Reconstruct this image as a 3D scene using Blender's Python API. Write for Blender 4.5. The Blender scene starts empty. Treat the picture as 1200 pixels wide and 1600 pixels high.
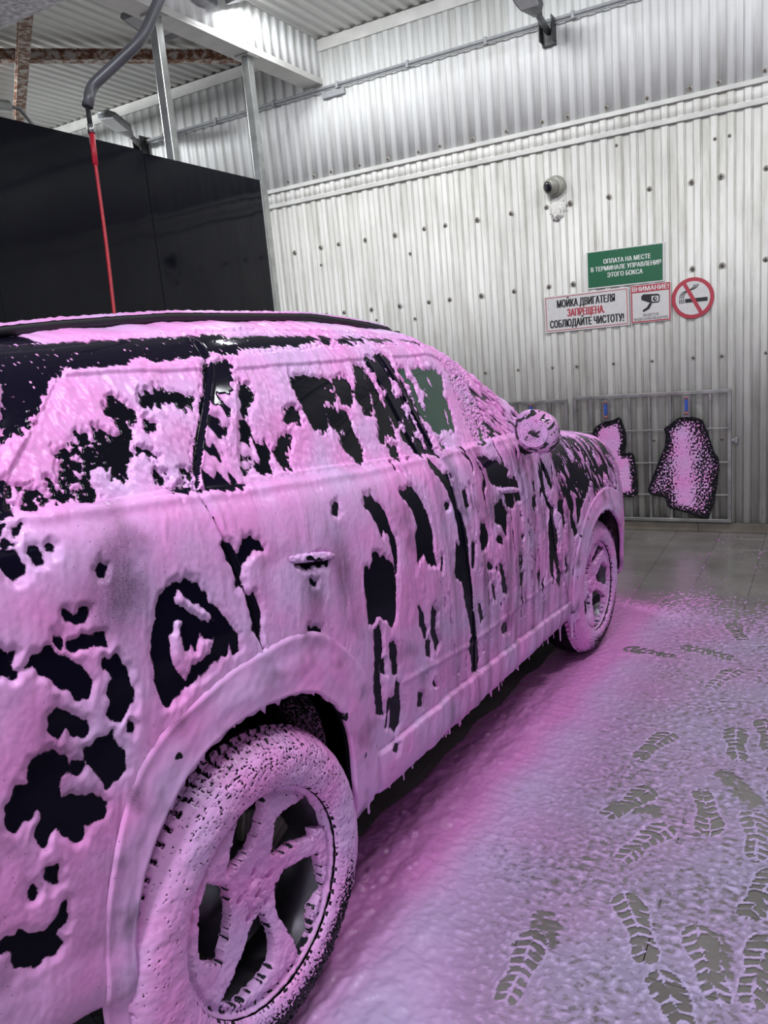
import bpy, bmesh, math, random
import numpy as np
from mathutils import Vector, Matrix

# ------------------------------------------------------------------ camera, world, light, exposure
SC = bpy.context.scene
COL = SC.collection
CAM_H = 1.65
_p, _r, _y = math.radians(11.45), math.radians(5.2), math.radians(30.2)
F_ = Vector((-math.sin(_y)*math.cos(_p), math.cos(_y)*math.cos(_p), -math.sin(_p)))
r0 = Vector((math.cos(_y), math.sin(_y), 0)); u0 = r0.cross(F_)
rr = r0*math.cos(-_r)+u0*math.sin(-_r); uu = -r0*math.sin(-_r)+u0*math.cos(-_r)
cd = bpy.data.cameras.new('camera'); cam = bpy.data.objects.new('camera', cd); COL.objects.link(cam)
m3 = Matrix((rr, uu, -F_)).transposed()
cam.matrix_world = Matrix.Translation((0, 0, CAM_H)) @ m3.to_4x4()
cd.sensor_fit = 'HORIZONTAL'; cd.sensor_width = 36; cd.lens = 36*1215/1200; cd.clip_start = .05
SC.camera = cam
SC.view_settings.view_transform = 'Standard'; SC.view_settings.look = 'None'
SC.view_settings.gamma = 1; SC.view_settings.use_curve_mapping = False
SC.view_settings.exposure = 0.0
W = bpy.data.worlds.new('world'); SC.world = W; W.use_nodes = True
W.node_tree.nodes['Background'].inputs[0].default_value = (.86, .90, 1.0, 1)   # flat overcast daylight from the open bay ends
W.node_tree.nodes['Background'].inputs[1].default_value = .80
def area(name, loc, target, sx, sy, power, col=(.95, .97, 1)):
    l = bpy.data.lights.new(name, 'AREA'); l.shape = 'RECTANGLE'; l.size = sx; l.size_y = sy; l.energy = power; l.color = col
    o = bpy.data.objects.new(name, l); COL.objects.link(o); o.location = loc
    o.rotation_euler = (Vector(target)-Vector(loc)).to_track_quat('-Z', 'Y').to_euler(); return o
# LED floodlights of the wash bay, with two added fill lamps
LAMPS = [('bay_lamp', (-3.84, 5.35, 4.38), (-3.75, 5.9, 3.0), .30, .20, 24),
         ('bay_lamp', (-2.25, 4.7, 4.38), (-2.0, 6.4, .9), .5, .3, 42),
         ('bay_lamp', (.3, 2.1, 4.36), (-.8, 2.2, 0), .7, .4, 42),
         ('bay_lamp', (1.0, 4.9, 4.36), (-.9, 6.6, .6), .5, .3, 48),  # added unseen lamp, aimed to brighten the lower far wall
         ('bay_lamp', (-.9, -.9, 4.3), (-1.0, .9, 0.2), .7, .4, 104),
         ('bay_lamp', (-7.2, 4.6, 4.3), (-6.6, 6.2, 1.5), .5, .3, 95)]  # added unseen lamp, brightens wall and ceiling of the neighbouring bay
LAMP_LABEL = ['LED floodlight head beside the clad beam, just above the top picture edge', 'LED floodlight head in front of the far wall bracket, above the picture', 'LED floodlight head over the middle of the bay, outside the picture', 'LED floodlight head over the far right corner, outside the picture', 'LED floodlight head behind the camera, over the car tail', 'LED floodlight head in the neighbouring bay behind the black divider']
for a in LAMPS: area(*a)

# ------------------------------------------------------------------ helpers
MB = {}
def tag(o, label=None, cat=None, group=None, kind=None):
    if label: o['label'] = label
    if cat: o['category'] = cat
    if group: o['group'] = group
    if kind: o['kind'] = kind
    return o
def empty(name, loc=(0,0,0), rotz=0):
    o = bpy.data.objects.new(name, None); COL.objects.link(o); o.location = loc; o.rotation_euler = (0,0,rotz)
    o.empty_display_size = .1; return o
def link(name, me, mat=None, parent=None, loc=None):
    o = bpy.data.objects.new(name, me); COL.objects.link(o)
    if mat and not me.materials: me.materials.append(mat)
    if parent: o.parent = parent
    if loc is not None: o.location = loc
    return o
def np_mesh(name, V, Fq, attrs=None, smooth=True, normals=None):
    me = bpy.data.meshes.new(name); V = np.asarray(V, np.float32); Fq = np.asarray(Fq, np.int32)
    k = Fq.shape[1]
    me.vertices.add(len(V)); me.vertices.foreach_set('co', V.ravel())
    me.loops.add(Fq.size); me.loops.foreach_set('vertex_index', Fq.ravel())
    me.polygons.add(len(Fq)); me.polygons.foreach_set('loop_start', np.arange(0, Fq.size, k, dtype=np.int32))
    me.update(calc_edges=True)
    if smooth: me.polygons.foreach_set('use_smooth', np.ones(len(Fq), bool))
    for n, a in (attrs or {}).items():
        at = me.attributes.new(n, 'FLOAT', 'POINT'); at.data.foreach_set('value', np.asarray(a, np.float32).ravel())
    if normals is not None: me.normals_split_custom_set_from_vertices(np.asarray(normals, np.float32))
    return me
def bm_mesh(name, bm, smooth=False):
    me = bpy.data.meshes.new(name); bmesh.ops.recalc_face_normals(bm, faces=bm.faces[:]); bm.to_mesh(me); bm.free()
    if smooth:
        for p in me.polygons: p.use_smooth = True
    return me
def bx(bm, lo, hi, bev=0, M=None):
    r = bmesh.ops.create_cube(bm, size=1); v = r['verts']
    for q in v: q.co = Vector([lo[i]+(q.co[i]+.5)*(hi[i]-lo[i]) for i in range(3)])
    if bev:
        es = list({e for q in v for e in q.link_edges}); rb = bmesh.ops.bevel(bm, geom=es, offset=bev, segments=2, affect='EDGES', profile=.5)
        v = list({q for f in rb['faces'] for q in f.verts}|{q for q in v if q.is_valid})
    if M is not None:
        for q in v: q.co = M @ q.co
    return bm
def box(name, lo, hi, mat, parent=None, bev=0, M=None):
    bm = bmesh.new(); bx(bm, lo, hi, bev, M); return link(name, bm_mesh(name, bm), mat, parent)
def tube_bm(bm, pts, r, n=12, cap=True):
    pts = [Vector(p) for p in pts]; rings = []
    rs = r if isinstance(r, (list, tuple)) else [r]*len(pts)
    up = Vector((.13, .21, .97))
    for i, p in enumerate(pts):
        d = (pts[min(i+1, len(pts)-1)]-pts[max(i-1, 0)]).normalized()
        a = d.cross(up); a = a.normalized() if a.length > 1e-4 else Vector((1,0,0)); b_ = d.cross(a)
        up = a.cross(d) if False else up
        rings.append([bm.verts.new(p+(a*math.cos(t)+b_*math.sin(t))*rs[i]) for t in [2*math.pi*k/n for k in range(n)]])
    for A_, B_ in zip(rings, rings[1:]):
        for k in range(n): bm.faces.new((A_[k], A_[(k+1)%n], B_[(k+1)%n], B_[k]))
    if cap: bm.faces.new(rings[0][::-1]); bm.faces.new(rings[-1])
    return bm
def tube(name, pts, r, mat, parent=None, n=12):
    bm = bmesh.new(); tube_bm(bm, pts, r, n); return link(name, bm_mesh(name, bm, True), mat, parent)
def rounded(pts, rad, n=6):
    """polyline with rounded corners"""
    pts = [Vector(p) for p in pts]; out = [pts[0]]
    for a, b_, c in zip(pts, pts[1:], pts[2:]):
        d1 = (a-b_); d2 = (c-b_); k = min(rad, d1.length*.45, d2.length*.45)
        p0 = b_+d1.normalized()*k; p2 = b_+d2.normalized()*k
        for i in range(n+1):
            t = i/n; out.append(p0*(1-t)**2+b_*2*t*(1-t)+p2*t*t)
    out.append(pts[-1]); return out
def cyl(name, p0, p1, r, mat, parent=None, n=24, r2=None, smooth=True):
    bm = bmesh.new(); tube_bm(bm, [p0, p1], [r, r if r2 is None else r2], n)
    me = bm_mesh(name, bm, smooth)
    if smooth:
        for p in me.polygons:
            if len(p.vertices) > 4: p.use_smooth = False
    return link(name, me, mat, parent)
def prism(name, poly, M, depth, mat, parent=None, bev=0):
    """2-D polygon (x,z) extruded along -y; M places it"""
    bm = bmesh.new(); vs = [bm.verts.new((x, 0, z)) for x, z in poly]; f = bm.faces.new(vs)
    r = bmesh.ops.extrude_face_region(bm, geom=[f]); nv = [g for g in r['geom'] if isinstance(g, bmesh.types.BMVert)]
    for v in nv: v.co.y -= depth
    if bev:
        es = [e for e in bm.edges if abs(e.verts[0].co.y-e.verts[1].co.y) < 1e-6]
        bmesh.ops.bevel(bm, geom=es, offset=bev, segments=2, affect='EDGES')
    for v in bm.verts: v.co = M @ v.co
    return link(name, bm_mesh(name, bm), mat, parent)

# numpy perlin noise
_rng = np.random.RandomState(7); _P = _rng.permutation(4096).astype(np.int64); _G = _rng.uniform(0, 2*np.pi, 4096)
_GX, _GY = np.cos(_G), np.sin(_G)
def noise(x, y, seed=0):
    x = np.asarray(x, float); y = np.asarray(y, float); xi = np.floor(x).astype(np.int64); yi = np.floor(y).astype(np.int64)
    fx = x-xi; fy = y-yi; sx = fx*fx*fx*(fx*(fx*6-15)+10); sy = fy*fy*fy*(fy*(fy*6-15)+10)
    def g(ix, iy, dx, dy):
        h = _P[(_P[(ix+seed*131) & 4095]+iy) & 4095]; return _GX[h]*dx+_GY[h]*dy
    a = g(xi, yi, fx, fy); b_ = g(xi+1, yi, fx-1, fy); c = g(xi, yi+1, fx, fy-1); d = g(xi+1, yi+1, fx-1, fy-1)
    return ((a*(1-sx)+b_*sx)*(1-sy)+(c*(1-sx)+d*sx)*sy)*1.5
def fbm(x, y, seed=0, o=3):
    s = 0; a = 1; t = 0
    for i in range(o): s = s+a*noise(x*2**i, y*2**i, seed+i*7); t += a; a *= .5
    return s/t
def sst(x, a, b_):
    t = np.clip((x-a)/(b_-a), 0, 1); return t*t*(3-2*t)
def sdpoly(x, y, poly):
    """signed distance, negative inside"""
    P_ = np.array(poly, float); n = len(P_); d = np.full(x.shape, 1e9); ins = np.zeros(x.shape, bool)
    for i in range(n):
        ax, ay = P_[i]; bx_, by = P_[(i+1) % n]; ex, ey = bx_-ax, by-ay; px, py = x-ax, y-ay
        t = np.clip((px*ex+py*ey)/(ex*ex+ey*ey+1e-12), 0, 1); d = np.minimum(d, (px-ex*t)**2+(py-ey*t)**2)
        c = ((ay > y) != (by > y)); ins ^= c & (x < (bx_-ax)*(y-ay)/(by-ay+1e-12)+ax)
    d = np.sqrt(d); return np.where(ins, -d, d)
def inpoly(x, y, poly): return sdpoly(x, y, poly) < 0
def dline(x, y, pts):
    d = np.full(x.shape, 1e9)
    for (ax, ay), (bx_, by) in zip(pts, pts[1:]):
        ex, ey = bx_-ax, by-ay; t = np.clip(((x-ax)*ex+(y-ay)*ey)/(ex*ex+ey*ey+1e-12), 0, 1)
        d = np.minimum(d, np.hypot(x-ax-ex*t, y-ay-ey*t))
    return d
def dots(x, y, cell, prob, rmin, rmax, seed=0):
    """signed distance-ish field (positive inside random dots)"""
    gx = np.floor(x/cell).astype(np.int64); gy = np.floor(y/cell).astype(np.int64)
    h = _P[(_P[(gx+seed*17) & 4095]+gy*3) & 4095]; h2 = _P[(h*7+11) & 4095]; h3 = _P[(h*13+5) & 4095]; h4 = _P[(h*29+3) & 4095]
    r = rmin+(rmax-rmin)*(h3/4095.)**2; cx_ = (gx+.3+.4*h/4095.)*cell; cy_ = (gy+.3+.4*h2/4095.)*cell
    return np.where(h4/4095. < prob, r-np.hypot(x-cx_, y-cy_), -cell)

# ------------------------------------------------------------------ materials
def mat_new(name):
    m = bpy.data.materials.new(name); m.use_nodes = True; nt = m.node_tree; return m, nt, nt.nodes['Principled BSDF']
def N_(nt, t, **k):
    n = nt.nodes.new(t)
    for a, b_ in k.items():
        if a in ('operation', 'blend_type', 'data_type', 'attribute_name', 'feature', 'noise_dimensions', 'musgrave_type'): setattr(n, a, b_)
        else: n.inputs[a.replace('_', ' ')].default_value = b_
    return n
def ramp(nt, src, stops):
    r = nt.nodes.new('ShaderNodeValToRGB'); e = r.color_ramp.elements
    while len(e) < len(stops): e.new(.5)
    for q, (p, c) in zip(e, stops): q.position = p; q.color = (*c, 1) if len(c) == 3 else c
    nt.links.new(src, r.inputs[0]); return r.outputs[0]
def math_(nt, op, a, b_=0., clamp=False):
    n = nt.nodes.new('ShaderNodeMath'); n.operation = op; n.use_clamp = clamp
    for i, q in enumerate((a, b_)):
        if hasattr(q, 'links') or hasattr(q, 'is_linked'): nt.links.new(q, n.inputs[i])
        else: n.inputs[i].default_value = q
    return n.outputs[0]
def mixc(nt, f, a, b_, bt='MIX'):
    n = nt.nodes.new('ShaderNodeMix'); n.data_type = 'RGBA'; n.blend_type = bt
    for s, q in ((0, f), (6, a), (7, b_)):
        if hasattr(q, 'is_linked'): nt.links.new(q, n.inputs[s])
        elif s == 0: n.inputs[0].default_value = q
        else: n.inputs[s].default_value = (*q, 1)
    return n.outputs[2]
def tc(nt, scale=(1,1,1), out='Object'):
    t = nt.nodes.new('ShaderNodeTexCoord'); mp = nt.nodes.new('ShaderNodeMapping'); mp.inputs['Scale'].default_value = scale
    nt.links.new(t.outputs[out], mp.inputs[0]); return mp.outputs[0]
def nz(nt, vec, scale, detail=3, rough=.5, out=0):
    n = nt.nodes.new('ShaderNodeTexNoise'); n.inputs['Scale'].default_value = scale; n.inputs['Detail'].default_value = detail
    n.inputs['Roughness'].default_value = rough; nt.links.new(vec, n.inputs['Vector']); return n.outputs[out]
def bump(nt, bs, h, strength=.3, dist=.01):
    b_ = nt.nodes.new('ShaderNodeBump'); b_.inputs['Strength'].default_value = strength; b_.inputs['Distance'].default_value = dist
    nt.links.new(h, b_.inputs['Height']); nt.links.new(b_.outputs[0], bs.inputs['Normal']); return b_
def simple(name, col, rough=.5, metal=0, noise_amt=.0, scale=30, bmp=0, spec=.5):
    m, nt, bs = mat_new(name); bs.inputs['Roughness'].default_value = rough; bs.inputs['Metallic'].default_value = metal
    bs.inputs['Specular IOR Level'].default_value = spec
    v = tc(nt); n = nz(nt, v, scale, 4)
    c2 = tuple(max(0, x*(1-noise_amt)) for x in col); c1 = tuple(min(1, x*(1+noise_amt)) for x in col)
    nt.links.new(ramp(nt, n, [(.3, c2), (.7, c1)]), bs.inputs['Base Color'])
    if bmp: bump(nt, bs, n, bmp, .004)
    return m
PINK = (.88, .33, .76); LILAC = (.76, .45, .82)
def foam_mat(name, base_col, base_rough=.12, coat=.0, grain=.35, dark=(.06, .045, .07), stretch=(1,1,1), scale=170, base_metal=0, spec=.35):
    """surface half covered by pink foam: where the foam lies comes from the mesh (attribute foam)"""
    m, nt, bs = mat_new(name); L = nt.links
    at = nt.nodes.new('ShaderNodeAttribute'); at.attribute_name = 'foam'; th = nt.nodes.new('ShaderNodeAttribute'); th.attribute_name = 'thin'
    v = tc(nt, stretch); n1 = nz(nt, v, scale, 3, .6); n0 = nz(nt, tc(nt), 5, 2)
    f = math_(nt, 'ADD', at.outputs['Fac'], math_(nt, 'MULTIPLY', math_(nt, 'SUBTRACT', n1, .5), grain))
    cov = nt.nodes.new('ShaderNodeMapRange'); cov.interpolation_type = 'SMOOTHSTEP'; cov.inputs['From Min'].default_value = -.05; cov.inputs['From Max'].default_value = .13
    L.new(f, cov.inputs['Value'])
    # pinhole pores of burst bubbles
    vo = nt.nodes.new('ShaderNodeTexVoronoi'); vo.inputs['Scale'].default_value = 75; L.new(tc(nt), vo.inputs['Vector'])
    pore = math_(nt, 'LESS_THAN', vo.outputs['Distance'], .085)
    sel = math_(nt, 'GREATER_THAN', nz(nt, tc(nt), 9, 2), .53)
    pore = math_(nt, 'MULTIPLY', pore, sel)
    cv = math_(nt, 'MULTIPLY', cov.outputs[0], math_(nt, 'SUBTRACT', 1., math_(nt, 'MULTIPLY', pore, .8)))
    # thin film lets the paint show through
    sp = nz(nt, tc(nt), 420, 2)
    thin = math_(nt, 'MULTIPLY', th.outputs['Fac'], math_(nt, 'ADD', sp, .25), True)
    cv = math_(nt, 'MULTIPLY', cv, math_(nt, 'SUBTRACT', 1., thin, True))
    fc = mixc(nt, ramp(nt, n0, [(.38, (0,0,0)), (.66, (1,1,1))]), PINK, LILAC)
    bs.inputs['Roughness'].default_value = .33; bs.inputs['Specular IOR Level'].default_value = .45
    L.new(fc, bs.inputs['Base Color'])
    bs.inputs['Subsurface Weight'].default_value = .0
    fb = nz(nt, tc(nt), 45, 3, .55); bump(nt, bs, fb, .14, .006)
    b2 = nt.nodes.new('ShaderNodeBsdfPrincipled'); b2.inputs['Base Color'].default_value = (*base_col, 1)
    b2.inputs['Roughness'].default_value = base_rough; b2.inputs['Coat Weight'].default_value = coat; b2.inputs['Metallic'].default_value = base_metal
    b2.inputs['Specular IOR Level'].default_value = spec; b2.inputs['IOR'].default_value = 1.32
    mx = nt.nodes.new('ShaderNodeMixShader'); L.new(cv, mx.inputs[0]); L.new(b2.outputs[0], mx.inputs[1]); L.new(bs.outputs[0], mx.inputs[2])
    L.new(mx.outputs[0], nt.nodes['Material Output'].inputs[0]); return m
M = {}
M['paint'] = foam_mat('foamed_black_paint', (.006, .005, .014), .07, 0, spec=.2)
M['glass'] = foam_mat('foamed_dark_glass', (.005, .005, .010), .04, 0, .55, spec=.25)
M['clear_glass'] = foam_mat('foamed_green_glass', (.045, .085, .065), .04, 0, .55, spec=.3)
M['cladding'] = foam_mat('foamed_cladding', (.012, .011, .018), .35)
M['rubber'] = foam_mat('foamed_rubber', (.008, .007, .012), .4, 0, .9, scale=110)
M['rimfoam'] = foam_mat('foamed_alloy', (.02, .02, .03), .25, 0, .8, scale=130)
M['chromefoam'] = foam_mat('foamed_mirror_cap', (.03, .03, .035), .08, .5, .5)
M['liner'] = foam_mat('speckled_liner', (.018, .017, .024), .5, 0, 2.0, scale=120)
M['matfoam'] = foam_mat('foamed_mat_rubber', (.008, .008, .012), .6, 0, 1.0, scale=170)
M['black'] = simple('matte_black', (.012, .012, .015), .6, 0, .2)
M['disc'] = simple('brake_disc_steel', (.10, .09, .11), .35, .8, .2)
M['caliper'] = simple('caliper_iron', (.16, .15, .13), .5, .3, .3, 60)
M['steel'] = simple('brushed_steel', (.42, .43, .42), .3, .9, .18, 14)
M['steel_dull'] = simple('dull_steel', (.36, .355, .35), .42, .8, .25, 9)
M['grey_pipe'] = simple('grey_enamel_pipe', (.12, .125, .135), .35, .3, .15, 10)
M['red_hose'] = simple('red_rubber_hose', (.52, .02, .04), .4, 0, .15, 30)
M['lamp_grey'] = simple('lamp_housing_grey', (.16, .165, .17), .5, .3, .2, 20)
M['lamp_glass'] = simple('lamp_glass', (.42, .43, .44), .25, 0, .15, 60)
M['conduit'] = simple('grey_conduit', (.30, .31, .32), .5, 0, .15, 20)
M['blue'] = simple('blue_strap', (.03, .09, .42), .5, 0, .2)
M['clipred'] = simple('rusty_red_clip_end', (.30, .12, .12), .4, .3, .3, 60)
M['foam'] = foam_mat('pink_foam', (.2, .1, .2), .3, 0, .0)
def panel_white(name, col=(.70, .695, .66), dirt=1.):
    m, nt, bs = mat_new(name); L = nt.links
    bs.inputs['Roughness'].default_value = .48
    g = nt.nodes.new('ShaderNodeNewGeometry'); sp = nt.nodes.new('ShaderNodeSeparateXYZ'); L.new(g.outputs['Position'], sp.inputs[0])
    mp = nt.nodes.new('ShaderNodeMapping'); mp.inputs['Scale'].default_value = (1, 1, .12); L.new(g.outputs['Position'], mp.inputs[0])
    n1 = nz(nt, mp.outputs[0], 9, 5, .65); n2 = nz(nt, g.outputs['Position'], 1.3, 4, .6); n3 = nz(nt, mp.outputs[0], 38, 3, .6)
    c = mixc(nt, ramp(nt, n1, [(.46, (0,0,0)), (.74, (.75*dirt,)*3)]), col, (.36, .345, .30))
    c = mixc(nt, ramp(nt, n2, [(.40, (0,0,0)), (.75, (.45*dirt,)*3)]), c, (.40, .40, .38))
    # grime that has run down and gathered in the rib corners
    x = math_(nt, 'FRACT', math_(nt, 'DIVIDE', sp.outputs[0], .115))
    e = None
    for c0 in (.0, .087, .50, .587):
        d = math_(nt, 'ABSOLUTE', math_(nt, 'SUBTRACT', x, c0+.0)); k = math_(nt, 'SUBTRACT', 1., math_(nt, 'MULTIPLY', d, 22.), True)
        e = k if e is None else math_(nt, 'MAXIMUM', e, k)
    e = math_(nt, 'MULTIPLY', e, ramp(nt, n3, [(.25, (.35*dirt,)*3), (.60, (1.0*dirt,)*3)]))
    c = mixc(nt, e, c, (.20, .185, .155))
    # mud and foam splashed on the lowest 60 cm
    low = nt.nodes.new('ShaderNodeMapRange'); low.inputs['From Min'].default_value = .05; low.inputs['From Max'].default_value = .42
    low.inputs['To Min'].default_value = 1; low.inputs['To Max'].default_value = 0; L.new(sp.outputs[2], low.inputs['Value'])
    rs = math_(nt, 'MULTIPLY', low.outputs[0], ramp(nt, nz(nt, mp.outputs[0], 17, 4, .7), [(.50, (0,0,0)), (.66, (.85,)*3)]))
    c = mixc(nt, rs, c, (.11, .075, .05))
    L.new(c, bs.inputs['Base Color']); bump(nt, bs, n1, .08, .01); return m
M['wall'] = panel_white('white_profiled_sheet')
M['wallup'] = panel_white('white_profiled_sheet_upper', (.70, .71, .70), .6)
M['ceil'] = panel_white('white_ceiling_sheet', (.72, .72, .70), .15)
M['trimw'] = simple('white_flashing', (.55, .55, .52), .45, 0, .12, 6)
def rust_mat():
    m, nt, bs = mat_new('peeling_rusty_paint'); v = tc(nt); n = nz(nt, v, 16, 5, .7)
    nt.links.new(ramp(nt, n, [(.42, (.16, .06, .03)), (.50, (.30, .17, .11)), (.57, (.55, .52, .48))]), bs.inputs['Base Color']); bs.inputs['Roughness'].default_value = .7
    bump(nt, bs, n, .4, .01); return m
M['rust'] = rust_mat()
def black_panel_mat():
    m, nt, bs = mat_new('glossy_black_acrylic'); bs.inputs['Base Color'].default_value = (.0035, .004, .008, 1); bs.inputs['Roughness'].default_value = .07
    bs.inputs['Specular IOR Level'].default_value = .16
    n = nz(nt, tc(nt), 1.6, 2); bump(nt, bs, n, .10, .05); return m
M['blackpanel'] = black_panel_mat()
def tile_mat():
    m, nt, bs = mat_new('wet_grey_porcelain'); g = nt.nodes.new('ShaderNodeNewGeometry'); n = nz(nt, g.outputs['Position'], 2.6, 5, .65); n2 = nz(nt, g.outputs['Position'], 30, 3)
    c = ramp(nt, n, [(.3, (.125, .115, .108)), (.7, (.195, .182, .172))])
    nt.links.new(mixc(nt, .25, c, n2, 'OVERLAY') if False else c, bs.inputs['Base Color'])
    nt.links.new(ramp(nt, n, [(.3, (.12,)*3), (.7, (.32,)*3)]), bs.inputs['Roughness']); return m
M['tile'] = tile_mat()
M['grout'] = simple('floor_screed', (.06, .055, .05), .8, 0, .2)
M['stone'] = simple('brown_stone_tile', (.19, .165, .135), .45, 0, .3, 5)
M['greyslab'] = simple('grey_splattered_board', (.66, .67, .72), .6, 0, .5, 26, .5)
M['sign_white'] = simple('sign_white', (.62, .61, .60), .35, 0, .04)
M['sign_green'] = simple('sign_green', (.012, .115, .052), .3, 0, .06)
M['sign_red'] = simple('sign_red', (.42, .035, .06), .35, 0, .06)
M['sign_black'] = simple('sign_black', (.012, .012, .014), .4, 0, .05)
M['sign_text_white'] = simple('sign_text_white', (.75, .76, .74), .4, 0, .03)
M['cam_grey'] = simple('camera_grey', (.26, .26, .22), .4, .1, .15)
M['cam_black'] = simple('camera_black', (.01, .01, .015), .15, 0, .1)
M['putty'] = simple('white_mounting_foam', (.68, .67, .63), .8, 0, .2, 60, .8)
M['washer'] = simple('dirty_rubber_washer', (.26, .24, .21), .6, 0, .35, 80)
M['screwhead'] = simple('screw_head', (.06, .05, .045), .5, .5, .3)
M['bracket'] = simple('dark_bracket', (.05, .05, .05), .45, .5, .5, 14)

# ------------------------------------------------------------------ structure
WALL_Y = 6.646
rnd = random.Random(3)
def corr_mesh(name, width, z0, z1, x_off, period=.115, depth=.009, n=10):
    """vertical profiled sheet, ribs along z, face at y=0 towards -y"""
    xs = []; x = 0
    k0 = 0
    pts = []
    for i in range(int(round(width/period))):
        b0 = i*period
        pts += [(b0, 0), (b0+.010, -depth), (b0+.0575, -depth), (b0+.0675, 0)]
    pts.append((round(width/period)*period, 0))
    pts = np.array(pts); V = np.vstack([np.c_[pts[:,0], pts[:,1], np.full(len(pts), z)] for z in (z0, z1)])
    n_ = len(pts); Fq = [(i, i+1, n_+i+1, n_+i) for i in range(n_-1)]
    # thin return edges give the sheet thickness
    V2 = V.copy(); V2[:,1] += .0015; m = len(V); V = np.vstack([V, V2])
    Fq += [(m+n_+i, m+n_+i+1, m+i+1, m+i) for i in range(n_-1)] + [(n_+i, n_+i+1, m+n_+i+1, m+n_+i) for i in range(n_-1)] + [(m+i, m+i+1, i+1, i) for i in range(n_-1)]
    return np_mesh(name, V, Fq, smooth=False)
wall_far = box('wall_far', (-13, WALL_Y+.004, -.05), (3.2, WALL_Y+.12, 4.55), M['trimw']); tag(wall_far, kind='structure')
SH = 1.15
low_me = corr_mesh('wall_panel', SH, .075, 3.195, 0); mid_me = corr_mesh('wall_panel', SH, 3.16, 3.315, 0); up_me = corr_mesh('wall_panel', SH, 3.30, 4.49, 0)
for me, mm in ((low_me, 'wall'), (mid_me, 'wall'), (up_me, 'wallup')): me.materials.append(M[mm])
for i in range(13):
    x = -12.075+i*SH
    if x > 2.2: break
    for me, y in ((low_me, 0), (mid_me, .001), (up_me, -.002)):
        o = link('wall_panel', me, parent=wall_far, loc=(x, WALL_Y+y-.001-.0002*(i % 2), 0))
# washers and screws, three hole rows
rows = {3.362: [-4.911,-4.596,-4.295,-4.099,-3.785,-3.49,-3.178,-2.969,-2.666,-2.362,-2.054,-1.846,-1.542,-1.236,-.932,-.737,-.433,-.13,.18,.48],
        2.71: [-4.918,-4.613,-4.303,-4.094,-3.797,-3.483,-3.181,-2.972,-2.67,-2.36,-2.052,-1.855,-1.545,-1.233,-.926,-.723,-.42,-.11,.2],
        2.076: [-4.928,-4.616,-4.313,-4.105,-3.797,-3.494,-3.188,-2.979,-2.676,-2.37,-2.061,-1.856,-.925,-.716,-.419,-.11,.2],
        1.404: [-2.682,-2.371,-2.062,-1.853,-1.546,-1.238,-.928,-.72,-.412,-.1,.2], .755: [-2.3,-1.85,-1.236,-.719,-.2]}
def washer_mesh(r):
    bm = bmesh.new(); prof = [(.0, .010), (r*.35, .010), (r*.38, .006), (r*.75, .0055), (r, .001), (r*1.02, 0)]
    n = 16; rings = [[bm.verts.new((q*math.cos(2*math.pi*k/n), -h, q*math.sin(2*math.pi*k/n))) for k in range(n)] for q, h in prof[1:]]
    bm.faces.new(rings[0])
    for A_, B_ in zip(rings, rings[1:]):
        for k in range(n): f = bm.faces.new((A_[k], A_[(k+1)%n], B_[(k+1)%n], B_[k]))
    me = bm_mesh('screw_washer', bm, True); me.materials.append(M['washer']); me.materials.append(M['screwhead'])
    for p in me.polygons:
        if p.center.xz.length < r*.42: p.material_index = 1
    return me
wm = washer_mesh(.021); wm2 = washer_mesh(.014)
for z, xs in rows.items():
    for x in xs: link('screw_washer', wm if z > 1.5 else wm2, parent=wall_far, loc=(x, WALL_Y-.009, z+rnd.uniform(-.004, .004)))
for x, z in [(-.762,2.98),(-.664,2.982),(-1.474,3.076),(-3.341,2.524),(-3.344,1.945),(-3.753,1.971),(-4.316,2.55)]:
    link('screw_washer', wm2, parent=wall_far, loc=(x, WALL_Y-.009, z))
def strip(name, z, h, d, x0=-13, x1=3.2, mat='trimw'):
    bm = bmesh.new(); bx(bm, (x0, WALL_Y-d, z), (x1, WALL_Y+.01, z+h), .004); o = link(name, bm_mesh(name, bm), M[mat]); tag(o, kind='structure'); return o
strip('trim_1', 3.288, .036, .026); strip('trim_2', 3.148, .036, .026); strip('trim_3', 4.39, .10, .03)
# tiled plinth
pl = box('baseboard_far', (-13, WALL_Y-.028, 0), (3.2, WALL_Y, .07), M['grout']); tag(pl, kind='structure')
for i in range(22):
    x = -.898-.60*12+.60*i
    if x > 2.6: break
    box('stone_tile', (x+.0015, WALL_Y-.038, .002), (x+.5985, WALL_Y-.026, .075), M['stone'], pl, .002)

# floor: screed with 33 cm tiles laid on it
floor = box('floor', (-13, -4, -.08), (5, WALL_Y+.1, -.012), M['grout']); tag(floor, kind='structure')
T = .331; tx0 = -.398; ty0 = 2.122
bm = bmesh.new(); bx(bm, (.0012, .0012, -.0125), (T-.0012, T-.0012, 0), .0008); tile_me = bm_mesh('floor_tile', bm); tile_me.materials.append(M['tile'])
V = []; Fq = []
for i in range(-38, 17):
    for j in range(-18, 14):
        x = tx0+i*T; y = ty0+j*T
        if y > WALL_Y-.03: continue
        if -6 <= i <= 4 and -4 <= j <= 13:
            link('floor_tile', tile_me, parent=floor, loc=(x, y, rnd.uniform(-.0004, .0002)))
        elif -3.4 < y:
            k = len(V); V += [(x+.0015, y+.0015, -.0006), (x+T-.0015, y+.0015, -.0006), (x+T-.0015, min(y+T-.0015, WALL_Y), -.0006), (x+.0015, min(y+T-.0015, WALL_Y), -.0006)]; Fq.append((k, k+1, k+2, k+3))
far = link('tile_field', np_mesh('tile_field', V, Fq, smooth=False), M['tile'], floor); tag(far, kind='stuff')

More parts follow.
